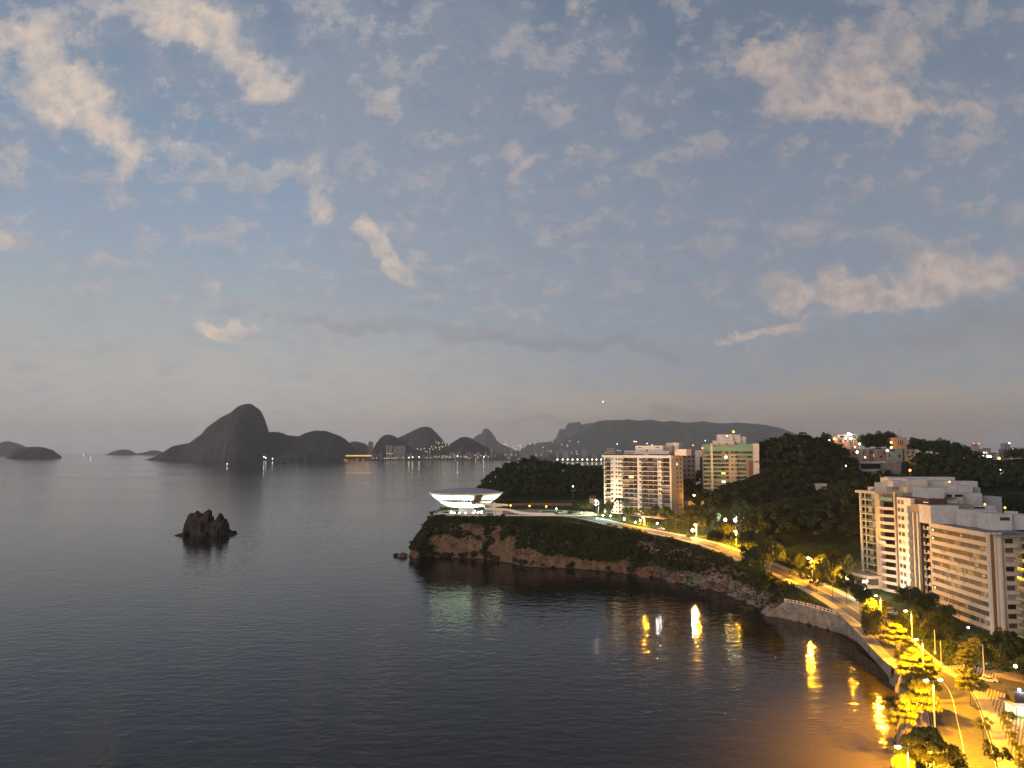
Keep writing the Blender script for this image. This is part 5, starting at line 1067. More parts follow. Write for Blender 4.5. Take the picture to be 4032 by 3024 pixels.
TR = [
 (2476,2018,520,36,9,'round',0,'round dark tree in front of the left half of the white block'),
 (2390,1995,535,34,9,'round',1,'dark tree at the left foot of the white block'),
 (2570,2012,512,40,9,'round',2,'dark spreading tree over the orange forecourt'),
 (2525,2010,515,30,9,'loose',0,'smaller dark tree left of the orange forecourt lamp'),
 (2660,2045,480,46,11,'loose',1,'loose dark tree with visible trunk beside the avenue, under the white block corner'),
 (2735,2015,500,50,12,'round',3,'broad tree between white block and green tower'),
 (2800,2035,485,40,11,'round',0,'tree left of the large bluish floodlight'),
 (2715,2112,448,18,5,'loose',2,'smallest tree standing on the avenue verge'),
 (2822,2118,428,42,13,'round',1,'dense dark tree hiding part of the avenue bend'),
 (2880,2118,420,30,9,'loose',0,'thin tree around the orange lamp at the avenue bend'),
 (2920,2000,505,55,12,'round',2,'tree at the right foot of the green tower'),
 (2960,2200,362,62,14,'round',3,'left part of the huge dark tree mass beside the avenue'),
 (3030,2190,358,72,15,'round',0,'right part of the huge dark tree mass beside the avenue'),
 (2990,2262,340,52,9,'round',2,'low front part of the huge dark tree mass'),
 (3120,2262,350,20,6,'loose',1,'small kerbside tree left of a row of three'),
 (3165,2276,340,30,8,'loose',2,'kerbside tree in the middle of the row before the grass'),
 (3215,2300,328,34,9,'loose',0,'bushy kerbside tree above the bright road stretch'),
 (3140,2215,362,42,11,'round',1,'tree left of the orange lamp below the wooded slope'),
 (3250,2225,345,48,12,'round',3,'tree right of the orange lamp below the wooded slope'),
 (3275,2260,318,50,13,'loose',1,'forked tree with a clear trunk on the pavement'),
 (3330,2285,305,40,12,'loose',2,'slender tree with bare trunk right of the forked one'),
 (3385,2335,292,42,11,'round',2,'tree between the beige tower entrance and the avenue'),
 (3345,2225,338,44,11,'round',0,'dark tree by the reddish lamp'),
 (3434,2425,262,62,13,'round',1,'big round dark tree over the pavement by the seawall'),
 (3570,2360,290,58,13,'round',3,'left tree of the dark row at the foot of the ribbon-window block'),
 (3640,2385,280,66,14,'round',0,'middle tree of the dark row at the foot of the ribbon-window block'),
 (3712,2430,268,58,12,'round',2,'right tree of the dark row at the foot of the ribbon-window block'),
 (3525,2500,238,62,9,'layer',0,'yellow-lit tiered tree left of the tall lamp pole'),
 (3608,2600,206,86,8,'layer',1,'flat yellow-lit umbrella tree behind the second lamp pole'),
 (3612,2672,190,60,7,'layer',2,'yellow-green tree just behind the twin-headed lamp'),
 (3622,2735,177,76,9,'layer',0,'yellow-lit tiered tree with leaning trunk on the sand'),
 (3650,2940,143,128,9,'layer',1,'largest yellow-lit tree at the bottom edge by the road'),
 (3560,3040,135,110,6,'layer',2,'green and yellow tree cut off by the bottom edge'),
 (3845,2560,238,64,9,'layer',2,'yellow-green tree before the ribbon-window block'),
 (3780,2520,252,44,8,'loose',1,'small tree below the bluish lit window'),
 (3818,2682,195,62,9,'layer',0,'dark tiered tree on the right pavement edge of the avenue'),
 (3925,2600,222,82,12,'round',1,'big dark tree over the parked car'),
 (3990,2560,240,60,11,'round',2,'dark tree at the right edge below the round columns'),
 (4030,2640,215,50,11,'round',3,'dark tree behind the lit kiosk'),
 (3262,2190,390,60,12,'round',0,'tree at the foot of the wooded slope above the reddish lamp'),
 (3080,2140,405,50,12,'round',3,'tree on the slope above the huge dark tree mass'),
 (2745,1965,530,24,8,'round',1,'dark tree in the gap between white block and green tower'),
 (2250,2025,545,28,7,'loose',1,'shrubby tree right of the museum terrace'),
 (2180,2030,545,30,6,'round',2,'dark bush tree at the end of the museum ramp'),
 (2310,1998,565,40,9,'round',3,'dark tree left of the yellow lamp'),
 (1708,2022,548,14,5,'round',0,'small round tree left of the museum pool wall'),
 (3868,2862,172,44,6,'loose',0,'thin yellow-lit tree between the avenue and the mosaic paving'),
 (3925,2960,153,60,6,'loose',2,'bushy thin tree at the lower right over the mosaic paving'),
 (3990,2850,186,50,7,'round',3,'dark tree just left of the lit kiosk front'),
 (2620,2020,500,36,10,'round',3,'dark tree before the right half of the white block'),
 (2690,2040,490,36,10,'round',1,'dark tree below the right corner of the white block'),
 (2770,2070,468,34,9,'round',2,'dark tree just right of the central orange lamp'),
 (2855,2085,445,38,10,'round',0,'dark tree behind the avenue bend lamp'),
 (2940,2120,415,40,11,'round',3,'dark tree right of the avenue bend lamp'),
 (3010,2130,400,44,12,'round',1,'dark tree up-slope left of the tiny yellow lamp'),
 (3110,2205,370,40,10,'round',2,'dark tree over the far kerb behind the three kerbside trees'),
 (3210,2240,342,38,10,'loose',1,'open tree over the far kerb, lit from below'),
 (3300,2215,350,44,12,'round',1,'dark tree right of the lamp below the wooded slope'),
 (3420,2365,285,36,9,'round',0,'dark tree under the glaring orange lamp'),
 (3480,2395,277,34,8,'loose',2,'orange-lit open tree by the parked cars'),
 (3600,2440,262,44,9,'round',1,'dark tree in front of the row at the building foot'),
 (3670,2470,252,46,9,'round',3,'dark tree behind the slim posts'),
 (3740,2480,250,46,9,'round',0,'dark tree left of the lit doorway'),
 (3800,2600,226,44,8,'layer',0,'yellow-green tree behind the pale utility post'),
 (3880,2540,240,50,9,'round',2,'dark tree under the round columns'),
 (3960,2520,245,50,9,'round',1,'dark tree hiding the foot of the end balconies'),
 (3575,2560,222,48,7,'layer',2,'yellow-lit tree between the two tall lamps'),
 (3655,2660,193,46,6,'layer',0,'small yellow tree behind the twin-headed lamp'),
 (3560,2790,172,50,6,'layer',1,'small yellow tree on the sand near the water'),
]
for i,(a,b_,t,Rp,Hm,kd,sd_,lab) in enumerate(TR):
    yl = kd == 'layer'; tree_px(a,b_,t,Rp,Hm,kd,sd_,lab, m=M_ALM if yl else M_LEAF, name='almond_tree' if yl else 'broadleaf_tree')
# ridge trees that stand out against the sky
for i,(a,b_,t,Rp,Hm,kd,sd_,lab) in enumerate([(3005,1760,598,26,9,'round',0,'ridge tree just right of the green tower top'),(3060,1745,600,30,10,'round',1,'ridge tree left of the twin flat-topped ones'),(3100,1725,600,30,10,'layer',1,'left of two flat-topped trees on the dark ridge'),
   (3160,1722,604,38,10,'layer',2,'right of two flat-topped trees on the dark ridge'),(3215,1738,606,32,9,'round',3,'ridge tree right of the flat-topped pair'),(3256,1722,712,28,12,'round',2,'round tree left of the orange hillside lamp'),
   (3410,1728,690,34,11,'round',0,'left of the dark trees between the lit hill houses and the church'),(3455,1722,688,38,12,'round',1,'middle dark tree between the lit hill houses and the church'),(3495,1718,700,34,12,'round',3,'dark tree touching the left side of the hill church'),
   (3608,1742,680,34,12,'round',2,'dark tree right of the hill church'),(3655,1752,680,36,12,'round',0,'second dark tree right of the hill church'),(3713,1748,676,28,12,'round',1,'tallest round tree on the right ridge'),(3765,1760,676,36,11,'round',3,'broad tree at the right ridge'),
   (3805,1775,670,24,11,'round',2,'last tree before the ridge drops to the city lights'),(4010,1790,640,46,13,'round',0,'dark tree at the right edge above the far lights'),(2085,1832,835,24,8,'round',1,'tree beside the white chapel on the island hill'),(2020,1832,835,24,8,'round',2,'tree left of the white chapel on the island hill'),(2150,1830,838,30,8,'round',3,'tree right of the white chapel on the island hill')]):
    tree_px(a,b_,t,Rp,Hm,kd,sd_,lab, m=M_WOOD, group='trees standing out on the ridges', name='broadleaf_tree')
# palms before the white block
def palm(px, py, t, label, s=1.0):
    p = at(px, py, t); g = tz(p.x, p.y)-.3; h = p.z-g; r = empty('palm_tree', (p.x, p.y, g), px); tag(r, label, 'palm tree', 'palms in front of the white block')
    MB().tube((0,0,-.5),(.3,0,h),.32,.2,7).build('trunk', M_TRUNK, r); b = MB(); rr = random.Random(px)
    for i in range(17):
        a = 2*math.pi*i/17+rr.uniform(-.1,.1); L_ = 4.6*s*rr.uniform(.85,1.1); up = rr.uniform(.1,1.1); prev = None
        for k in range(9):
            q = k/8; x = L_*q*math.cos(a)+.3; y = L_*q*math.sin(a); z = h+up*L_*.55*q-1.0*L_*q*q*.85; c_ = Vector((x,y,z)); w_ = .62*s*math.sin(math.pi*min(.97,q*.9+.1))
            sd2 = Vector((-math.sin(a), math.cos(a), 0))*w_; l_, r2 = c_+sd2-Vector((0,0,w_*.5)), c_-sd2-Vector((0,0,w_*.5))
            if prev: b.quad(prev[0],prev[1],c_,l_) ; b.quad(prev[1],prev[2],r2,c_)
            prev = (l_, c_, r2)
    b.build('crown', M_LEAF, r)
palm(2437,1962,527,'left one of two feathery palms before the white block'); palm(2466,1966,525,'right one of two feathery palms before the white block'); palm(2803,1992,498,'small palm at the foot of the green tower',.7)
# bushes on the beach
for a,b_,t,R_,lab in ((3563,2872,166,1.7,'dark round bush alone on the orange-lit sand'),(3528,2690,200,2.0,'dark shrub where the seawall meets the beach'),(3545,2705,197,1.4,'small shrub right of the seawall end'),(2468,2052,500,2.6,'glowing green bush by a white lamp at the avenue')):
    p = at(a,b_,t); g = tz(p.x,p.y); n = 10; C = np.array([[p.x,p.y,g+R_*.5]])+rng.normal(size=(n,3))*R_*.35; Q,F = leaves(C, np.full(n,R_*.45), 150, .16, .8)
    o = link('bush', np_mesh('bush', Q, F), M_LEAF); tag(o, lab, 'bush')
# ------------------------------------------------------------------ hill houses
M_BRICK = mat('bare_brick', (.20,.115,.085), .9, var=.2, vscale=.6); M_PLAST = mat('grey_plaster', (.27,.25,.21), .9, mix2=(.17,.15,.13), vscale=.5); M_ORW = mat('orange_lamplit_plaster', (.40,.20,.10), .85); M_TILE = mat('tile_roof', (.16,.07,.045), .9, var=.2, vscale=1)  # orange plaster has the hilltop lamp's glow put into its colour
def house(px0, px1, y0, y1, t, m, label, name='house', roof='flat', wins=(), cat='house', dep=9, group=None, auto=True):
    th = hit((px0+px1)/2, y1+4, .5) if auto else None; t = th-2 if th and abs(th-t) < 160 else t
    p0 = at(px0, y0, t); p1 = at(px1, y0, t); zb = at(px0, y1, t).z; g = min(tz(p0.x, p0.y+dep/2), tz(p1.x, p1.y+dep/2)); r = empty(name, (p0.x, p0.y, zb)); tag(r, label, cat, group)
    w_ = p1.x-p0.x; h_ = p0.z-zb; MB().box(0,0,min(0,g-zb)-3,w_,dep,h_).build('wall', m, r)
    if roof == 'flat': MB().box(-.3,-.3,h_,w_+.3,dep+.3,h_+.3).build('roof', M_GREY, r)
    elif roof == 'tile':
        b = MB(); b.v += [(-.4,-.5,h_),(w_+.4,-.5,h_),(w_+.4,dep+.5,h_),(-.4,dep+.5,h_),(-.4,dep/2,h_+2),(w_+.4,dep/2,h_+2)]; b.f += [(0,1,5,4),(2,3,4,5),(0,4,3),(1,2,5),(0,3,2,1)]; b.build('roof', M_TILE, r)
    for (a0, a1, b0, b1, mm) in wins: MB().box(w_*a0,-.08,h_*b0,w_*a1,-.01,h_*b1).build('window', mm, r)
    return r, w_, h_
DW = M_DK
house(3300,3377,1711,1727,705,M_CREAM,'long pale building on the hilltop behind the white floodlights','hilltop_school',wins=((.1,.3,.3,.7,DW),(.75,.9,.15,.8,M_GGP)))
house(3298,3343,1728,1744,699,M_ORW,'orange-lit house left on the hilltop',wins=((.2,.35,.2,.7,DW),(.6,.75,.2,.7,DW)))
house(3363,3378,1730,1746,697,M_ORW,'narrow salmon house on the hilltop')
house(3391,3418,1770,1813,658,M_BRICK,'left unplastered brick house of the long hillside row',wins=((.4,.65,.2,.38,M_LITC),(.2,.4,.6,.8,DW)))
house(3419,3452,1771,1814,656,M_BRICK,'middle brick house with a lit window in the hillside row',wins=((.6,.8,.35,.62,M_LITC),(.15,.35,.65,.85,DW)))
house(3453,3491,1770,1814,655,mat('pale_brick', (.24,.15,.12), .9, var=.2, vscale=.6),'right brick house of the row under a bluish lamp',wins=((.3,.5,.25,.45,DW),(.65,.8,.6,.8,DW)))
house(3493,3554,1768,1812,660,M_PLAST,'grey plastered house with two dark openings below the church',wins=((.10,.2,.3,.55,DW),(.72,.84,.25,.5,DW),(.25,.5,.78,.95,M_BRGL)))
house(3562,3604,1770,1812,664,M_PLAST,'unfinished grey house with square windows right of the church',wins=((.2,.38,.62,.82,DW),(.66,.84,.62,.82,DW),(.3,.5,.2,.4,DW)))
house(3341,3390,1768,1797,670,M_BRICK,'low brick house under the bluish lamp at the row end',wins=((.3,.45,.3,.6,DW),))
r,w_,h_ = house(3507,3570,1724,1757,690,mat('salmon_plaster', (.42,.27,.20), .85),'pinkish church with a small belfry on the hill',name='church',cat='church',wins=((.45,.5,.15,.7,DW),(.58,.63,.15,.7,DW),(.70,.75,.15,.7,DW)))
MB().box(w_*.58,1,h_+.3,w_*.76,4,h_+2.6).box(w_*.62,.9,h_+2.6,w_*.72,3.5,h_+3.2).build('belfry', M_CREAM, r); MB().tube((w_*.67,2.2,h_+3),(w_*.67,2.2,h_+9),.12,n=6).box(w_*.67-.9,2.1,h_+7,w_*.67+.9,2.3,h_+7.25).build('cross', M_GREY, r)
r,w_,h_ = house(3384,3484,1819,1857,602,M_CREAM,'modern white house with a wide dark window band on the slope',name='modern_house',wins=()); MB().box(1,-.15,h_*.28,w_-1,-.02,h_*.82).build('window_band', M_DK, r); MB().box(-.5,-.8,h_*.86,w_+.4,2,h_+.5).build('roof_slab', M_ROOFW, r); MB().box(-.5,-.8,-.2,w_+.4,2,h_*.25).build('terrace_slab', M_ROOFW, r)
r,w_,h_ = house(3486,3548,1824,1858,604,M_PLAST,'plain pale wing right of the modern white house',name='house')
house(3445,3522,1859,1882,598,mat('yellow_plaster', (.45,.34,.17), .85),'low yellow wall house under the modern white one')
house(3212,3256,1905,1922,522,M_CREAM,'small pinkish white building on the dark slope',wins=((.3,.5,.2,.6,M_PLAST),))
house(2037,2060,1804,1819,838,M_ROOFW,'white chapel on top of the island hill',name='chapel',cat='chapel',wins=((.3,.45,.1,.6,DW),)); house(2072,2087,1802,1817,841,M_ROOFW,'small white annex right of the hill chapel')
house(2250,2266,1917,1925,702,M_ROOFW,'small white house with a lamp on the island hill'); house(2325,2345,1962,1984,610,M_CREAM,'pale house behind the yellow lamp left of the white block',roof='tile')
house(2330,2420,1838,1856,900,M_CREAM,'long red-roofed building left of the white block',roof='tile',dep=14,wins=((.1,.2,.3,.7,DW),(.3,.4,.3,.7,DW),(.5,.6,.3,.7,DW),(.7,.8,.3,.7,DW)))
house(2710,2772,1974,1990,520,M_BEIGE,'low beige annex in the lit side street',dep=12)
# retaining wall behind the museum terrace
MB().box(0,0,-6,48,1.2,3.2).build('retaining_wall', mat('red_earth_wall', (.22,.11,.075), .95, mix2=(.08,.05,.035), vscale=.3), None, at(2010,1981,622)-Vector((0,0,3.2))); tag(COL.objects['retaining_wall'], 'reddish earth bank wall behind the orange museum lamps', 'wall')
# lamps on the hill
HL = [(3286,1728,702,'orange',.9,'bright orange lamp left on the hilltop'),(3341,1708,700,'white',1.1,'highest white floodlight on the hilltop'),(3350,1711,700,'white',.7,'small white floodlight beside the highest one'),(3266,1734,704,'white',.6,'small white lamp left of the orange hilltop lamp'),
 (3330,1726,697,'white',.7,'left white lamp of the lower hilltop pair'),(3350,1727,696,'white',.9,'right white lamp of the lower hilltop pair'),(3316,1764,676,'warm',.9,'bright yellowish lamp below the orange-lit house'),(3305,1762,677,'sodium',.6,'small yellow lamp left of the yellowish bright one'),
 (3384,1748,690,'cool',.8,'white lamp above the brick row'),(3375,1780,664,'cool',.9,'bluish lamp on a platform left of the brick row'),(3493,1774,650,'cool',.8,'bluish lamp at the right end of the brick row'),(3509,1761,684,'sodium',.9,'yellow lamp at the church foot'),(3509,1742,684,'sodium',.6,'small yellow lamp on the left side of the church'),
 (3583,1852,600,'red',.8,'white-red lamp in the dark trees above the white roofs'),(3395,1735,694,'sodium',.5,'tiny yellow window light among the hill trees'),(3595,1815,655,'sodium',.7,'dim yellow lamp below the unfinished house'),(3331,1834,590,'warm',.4,'faint warm lamp alone on the dark slope'),(3816,1849,640,'cool',.7,'small greenish white lamp in the dark right-hand trees'),
 (3926,1851,640,'cool',.7,'greenish lamp of the pair at the right edge trees'),(3938,1852,640,'white',.8,'white lamp of the pair at the right edge trees'),(3366,1760,690,'sodium',.5,'small yellow lamp on a roof of the hill houses')]
for a,b_,t,k,rb,lab in HL:
    p = at(a,b_,t); g = min(tz(p.x,p.y), p.z-3); r = empty('hillside_lamp', (p.x,p.y,g)); tag(r, lab, 'lamp', 'lamps on the hillside'); MB().tube((0,0,-1),(0,0,p.z-g),.12,.08,6).build('pole', M_POLE, r); MB().ball((0,0,p.z-g),rb,8,6).build('bulb', bulbm(k), r)
    point(p+Vector((0,-1.6,.2)), k, 1300*rb, .3)
# ------------------------------------------------------------------ cars, kiosk, posts, paving near the avenue
M_CARP = {'yellow': mat('car_paint_pale', (.62,.60,.50), .35, spec=.5), 'silver': mat('car_paint_silver', (.35,.35,.36), .3, spec=.5), 'dark': mat('car_paint_dark', (.03,.03,.035), .25, spec=.6), 'white': mat('car_paint_white', (.65,.65,.63), .35, spec=.5), 'red': mat('car_paint_red', (.25,.03,.02), .3, spec=.5)}
M_TYRE = mat('tyre_rubber', (.02,.02,.02), .9); M_CGL = mat('car_glass', (.015,.018,.02), .1, spec=.7); M_TAIL = mat('tail_lamp', (.3,.01,.01), .4)
def car(x, y, rz, k, label):
    z = tz(x, y); dr = min((math.hypot(p.x-x, p.y-y), p.z) for p in road_pts)
    if dr[0] < 7: z = dr[1]
    r = empty('parked_car', (x, y, z+.02), rz); tag(r, label, 'car', 'cars parked by the avenue')
    prof = [(-2.1,.35),(-2.15,.75),(-1.9,.95),(-1.2,1.02),(-.55,1.45),(.7,1.48),(1.35,1.08),(2.0,.98),(2.15,.7),(2.12,.35)]
    b = MB(); n = len(prof); W2 = .86
    for sy in (-1, 1):
        for (px_, pz) in prof: b.v.append((px_, sy*(W2 if pz < 1.1 else W2*.78), pz))
    for i in range(n-1): b.f.append((i, i+1, n+i+1, n+i))
    b.f.append((n-1, 0, n, 2*n-1)); b.f.append(tuple(range(n))[::-1]); b.f.append(tuple(range(n, 2*n))); b.build('body', M_CARP[k], r)
    g = MB()
    for sy in (-1, 1):
        yy = sy*(W2*.82+.02); g.quad((-1.05,sy*(W2+.01),1.06),(-.52,yy*.95,1.40),(.66,yy*.95,1.43),(1.2,sy*(W2+.01),1.1))
    g.quad((-1.18,-.62,1.06),(-1.18,.62,1.06),(-.58,.60,1.44),(-.58,-.60,1.44)); g.quad((1.33,-.62,1.12),(.74,-.60,1.47),(.74,.60,1.47),(1.33,.62,1.12)); g.build('windows', M_CGL, r)
    wm = MB().tube((0,-.12,0),(0,.12,0),.33,n=14).mesh('wheel')
    for sx_ in (-1.3, 1.3):
        for sy in (-1, 1): link('wheel', wm, M_TYRE, r, (sx_, sy*.80, .33))
    tm = MB().box(-.03,-.14,-.08,.03,.14,.08).mesh('tail_lamp')
    for sy in (-1, 1): link('tail_lamp', tm, M_TAIL, r, (-2.14, sy*.6, .78)); link('headlamp', tm, M_DK3, r, (2.14, sy*.6, .72))
p = gp(3893,2683,5.2); car(p.x, p.y, math.radians(160), 'yellow', 'pale car lit yellow beside the pole and the dark tree on the right'); 
dirp = lambda i: math.atan2(road_pts[i+1].y-road_pts[i].y, road_pts[i+1].x-road_pts[i].x)
for (a,b_,k,lab) in ((3500,2408,'silver','silver car, farthest of those parked under the orange lamp'),(3515,2425,'white','white car in the orange-lit parking strip'),(3530,2442,'dark','dark car in the orange-lit parking strip'),(3478,2392,'red','red car at the far end of the orange-lit parking strip')):
    p = gp(a,b_,6.8); car(p.x, p.y, math.radians(-75), k, lab)
p = gp(2602,2088,19.4); car(p.x,p.y,math.radians(-40),'white','white car by the forecourt of the white block')
# right-hand plaza paving with mosaic, kiosk
def mosaic():
    m = bpy.data.materials.new('mosaic_paving'); m.use_nodes = True; t = m.node_tree; b = t.nodes['Principled BSDF']; b.inputs['Roughness'].default_value = .85
    g = t.nodes.new('ShaderNodeNewGeometry'); mp = t.nodes.new('ShaderNodeMapping'); mp.inputs['Rotation'].default_value = (0,0,.6); t.links.new(g.outputs['Position'], mp.inputs['Vector'])
    w1 = t.nodes.new('ShaderNodeTexWave'); w1.inputs['Scale'].default_value = .42; w1.inputs['Distortion'].default_value = 2.5; w1.inputs['Detail'].default_value = 2; t.links.new(mp.outputs[0], w1.inputs['Vector'])
    r = t.nodes.new('ShaderNodeValToRGB'); t.links.new(w1.outputs['Fac'], r.inputs[0]); r.color_ramp.elements[0].position = .40; r.color_ramp.elements[0].color = (.10,.085,.07,1); r.color_ramp.elements[1].position = .55; r.color_ramp.elements[1].color = (.33,.29,.23,1)
    t.links.new(r.outputs[0], b.inputs['Base Color']); return m
M_MOS = mosaic()
R1 = offs(road_pts, lambda s: (RW(s)+2.9), .11); n0 = int(len(R1)*.74)
pv = MB(); ed = [Vector((p.x+26, p.y+6, p.z)) for p in R1]
for i in range(n0, len(R1)-1): pv.quad(R1[i], R1[i+1], ed[i+1], ed[i])
for p_, q2 in ((R1, ed),):
    for i in range(n0, len(R1)-1): pv.quad(p_[i], p_[i+1], p_[i+1]-Vector((0,0,.6)), p_[i]-Vector((0,0,.6)))
tag(pv.build('plaza_paving', M_MOS), kind='structure')
tag(MB().box(0,0,-1,1,1,.1).build('side_street', M_ASPH, None, (0,0,-20)), kind='structure'); bpy.data.objects.remove(COL.objects['side_street'])
s0 = gp(3770,2640,5.45); sst = MB(); a_ = gp(3760,2655,5.45); 
ss = [gp(3800,2668,5.42), gp(3860,2700,5.42), gp(4032,2745,5.42), gp(4100,2740,5.42), gp(4060,2668,5.42), gp(3900,2655,5.42), gp(3830,2640,5.42)]
b = MB(); b.quad(*[(p.x,p.y,5.30) for p in ss][::-1]); o = b.build('side_street', M_ASPH); tag(o, kind='structure')
# kiosk
p = at(4004,2830,186); kz = tz(p.x,p.y)+.1; ko = empty('kiosk', (p.x,p.y,kz)); tag(ko, 'brightly lit white and green kiosk at the right edge under a grey canopy', 'kiosk')
MB().box(0,0,0,6,4.5,3.0).build('wall', M_GREY, ko); MB().box(.25,-.08,.4,5.8,-.01,2.8).build('lit_front', mat('kiosk_glow', (.8,1,.85), .5, emit=.55, ecol=(.70,1,.74)), ko); MB().box(.25,-.14,.0,5.8,-.09,.55).build('green_counter', mat('kiosk_green', (.1,.6,.1), .5, emit=.6, ecol=(.2,1,.15)), ko)
MB().box(-.08,.3,.4,-.01,4.2,2.6).build('lit_side', mat('kiosk_glow', (.8,1,.85)), ko); MB().box(-1.2,-1.6,3.0,7,5,3.25).build('canopy', M_GREY, ko); MB().box(0,.5,3.25,5,4,5.6).build('roof_unit', mat('dark_box', (.03,.03,.035), .7), ko)
point(Vector((p.x-.5,p.y-2.2,kz+2.6)),'cool',450,.4)
for a,b_,t,rb,lab in ((3998,2623,190,.4,'violet-white lamp over the dark box at the right edge'),(4013,2716,188,.35,'bluish lamp on the kiosk canopy'),(3812,2471,262,.35,'bluish white lit doorway under the ribbon-window block'),(3855,2564,232,.3,'white lit sign half hidden in the tree before the ribbon-window block')):
    q_ = at(a,b_,t); r = empty('bracket_lamp', q_); tag(r, lab, 'lamp'); MB().ball((0,0,0),rb,8,6).build('bulb', bulbm('white',9), r); MB().tube((0,0,-.2),(0,.6,-.5),.06,n=5).build('bracket', M_POLE, r); point(q_+Vector((0,-1.2,0)),'white',900,.2)
# posts on the pavement
for a,b_,t,h_,lab in ((3683,2580,222,7.5,'left one of two slim posts between the big lamp and the tree'),(3707,2621,214,7.0,'right one of two slim posts by the paved corner'),(3876,2672,197,9.0,'pale post lit yellow beside the pale car')):
    g = gp(a,b_,5.4); r = empty('utility_post', g); tag(r, lab, 'post', 'plain posts on the pavements'); MB().tube((0,0,-.5),(0,0,h_),.20,.14,8).build('shaft', mat('concrete_post', (.38,.35,.30), .9), r); MB().box(-.25,-.25,0,.25,.25,1.1).build('base', M_WHITE, r)
g = gp(3754,2648,5.4); r = empty('litter_bin', g); tag(r, 'small yellow bin at the rounded kerb corner', 'bin'); MB().tube((0,0,0),(0,0,1.0),.32,.36,10).build('body', mat('bin_yellow', (.6,.4,.05), .5), r); MB().tube((0,0,1.0),(0,0,1.12),.38,.3,10).build('lid', M_GREY, r)
# kerb of the paved corner
kc = catmull([gp(a,b_,5.5) for a,b_ in ((3632,2552),(3664,2586),(3690,2610),(3712,2632),(3745,2652),(3778,2660),(3800,2666))], 5)
strip('kerb', kc, offs(kc, -.3), M_KERB, .3, kind='structure')
kc = catmull([gp(a,b_,5.6) for a,b_ in ((3687,2548),(3720,2575),(3757,2590),(3790,2612),(3815,2632))], 5)
strip('kerb', kc, offs(kc, -.3), M_KERB, .3, kind='structure')
# promenade and path
pr = [gp(a,b_,z) for a,b_,z in ((2210,2052,23.4),(2330,2062,22.7),(2450,2088,21.0),(2560,2114,18.9),(2680,2150,16.2))]
pr = catmull(pr, 6)
for p in pr: p.z = tz(p.x,p.y)+.22
strip('promenade', pr, offs(pr, 2.2), mat('promenade_stone', (.40,.38,.35), .85, var=.1, vscale=.6), .5, kind='structure')
# stone steps by the bend
st = [gp(a,b_,z) for a,b_,z in ((2845,2182,13.4),(2880,2205,12.2),(2905,2225,11.2))]; b = MB(); 
for i in range(12):
    q_ = st[0].lerp(st[2], i/11); b.box(q_.x-1.9, q_.y-1.0, q_.z-2, q_.x+1.9, q_.y+1.0, tz(q_.x,q_.y)+.35+(i%2)*.12)
tag(b.build('stone_steps', M_PAVE), 'pale worn stone steps running down from the avenue bend', 'steps')
# tactile: thin saplings and hedge along the right kerb
for i in range(9):
    q_ = R1[min(len(R1)-1, int(len(R1)*.86)+i*3)]; n = 14; Rr_ = 1.0
    C = np.array([[q_.x+1.2,q_.y,q_.z+.8]])+rng.normal(size=(n,3))*np.array([.5,.8,.6]); Q,F = leaves(C, np.full(n,.5), 60, .15, .8)
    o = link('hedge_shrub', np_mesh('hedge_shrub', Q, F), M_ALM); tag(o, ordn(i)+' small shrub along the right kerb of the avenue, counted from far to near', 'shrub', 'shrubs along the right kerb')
# ------------------------------------------------------------------ far city across the bay
M_CITY = []
for i, c in enumerate(((.30,.26,.235),(.24,.215,.20),(.36,.32,.28),(.17,.155,.155))):
    m = mat('city_wall_%s' % ('pale','grey','cream','dusk')[i], c, .85); t = m.node_tree; g = t.nodes.new('ShaderNodeNewGeometry'); s = t.nodes.new('ShaderNodeSeparateXYZ'); t.links.new(g.outputs['Position'], s.inputs[0])
    def sq(o, per, duty):
        a = t.nodes.new('ShaderNodeMath'); a.operation = 'DIVIDE'; t.links.new(o, a.inputs[0]); a.inputs[1].default_value = per; b = t.nodes.new('ShaderNodeMath'); b.operation = 'FRACT'; t.links.new(a.outputs[0], b.inputs[0]); c2_ = t.nodes.new('ShaderNodeMath'); c2_.operation = 'LESS_THAN'; t.links.new(b.outputs[0], c2_.inputs[0]); c2_.inputs[1].default_value = duty; return c2_.outputs[0]
    mm = t.nodes.new('ShaderNodeMath'); mm.operation = 'MULTIPLY'; t.links.new(sq(s.outputs[0], 9, .45), mm.inputs[0]); t.links.new(sq(s.outputs[2], 7, .5), mm.inputs[1])
    mx_ = t.nodes.new('ShaderNodeMix'); mx_.data_type = 'RGBA'; t.links.new(mm.outputs[0], mx_.inputs[0]); mx_.inputs[6].default_value = (*c, 1); mx_.inputs[7].default_value = (.05,.045,.045,1); t.links.new(mx_.outputs[2], t.nodes['Principled BSDF'].inputs['Base Color']); M_CITY.append(m)
shore = MB(); sh_pts = [(1350,1813),(1450,1812),(1600,1811),(1800,1811.5),(1950,1812),(2050,1815),(2200,1817),(2380,1819),(2600,1820)]
S1 = [gp(a,b_,.8) for a,b_ in sh_pts]; S2 = [Vector((p.x*1.35, p.y*1.35, 12)) for p in S1]
for i in range(len(S1)-1): shore.quad(S1[i], S1[i+1], S2[i+1], S2[i]); shore.quad(S1[i]-Vector((0,0,4)), S1[i+1]-Vector((0,0,4)), S1[i+1], S1[i])
tag(shore.build('far_shore', M_MTG), kind='structure')
cr = random.Random(5)
def tower(px, w, ytop, t, k, label, group, cap=True):
    p0 = at(px-w/2, ytop, t); p1 = at(px+w/2, ytop, t); r = empty('far_building', (p0.x, t, 0)); h = p0.z; tag(r, label, 'building', group); W_ = p1.x-p0.x
    MB().box(0,0,0,W_,25,h).build('wall', M_CITY[k], r)
    if cap: MB().box(W_*.3,6,h,W_*.7,18,h+7).build('roof', M_CITY[1], r)
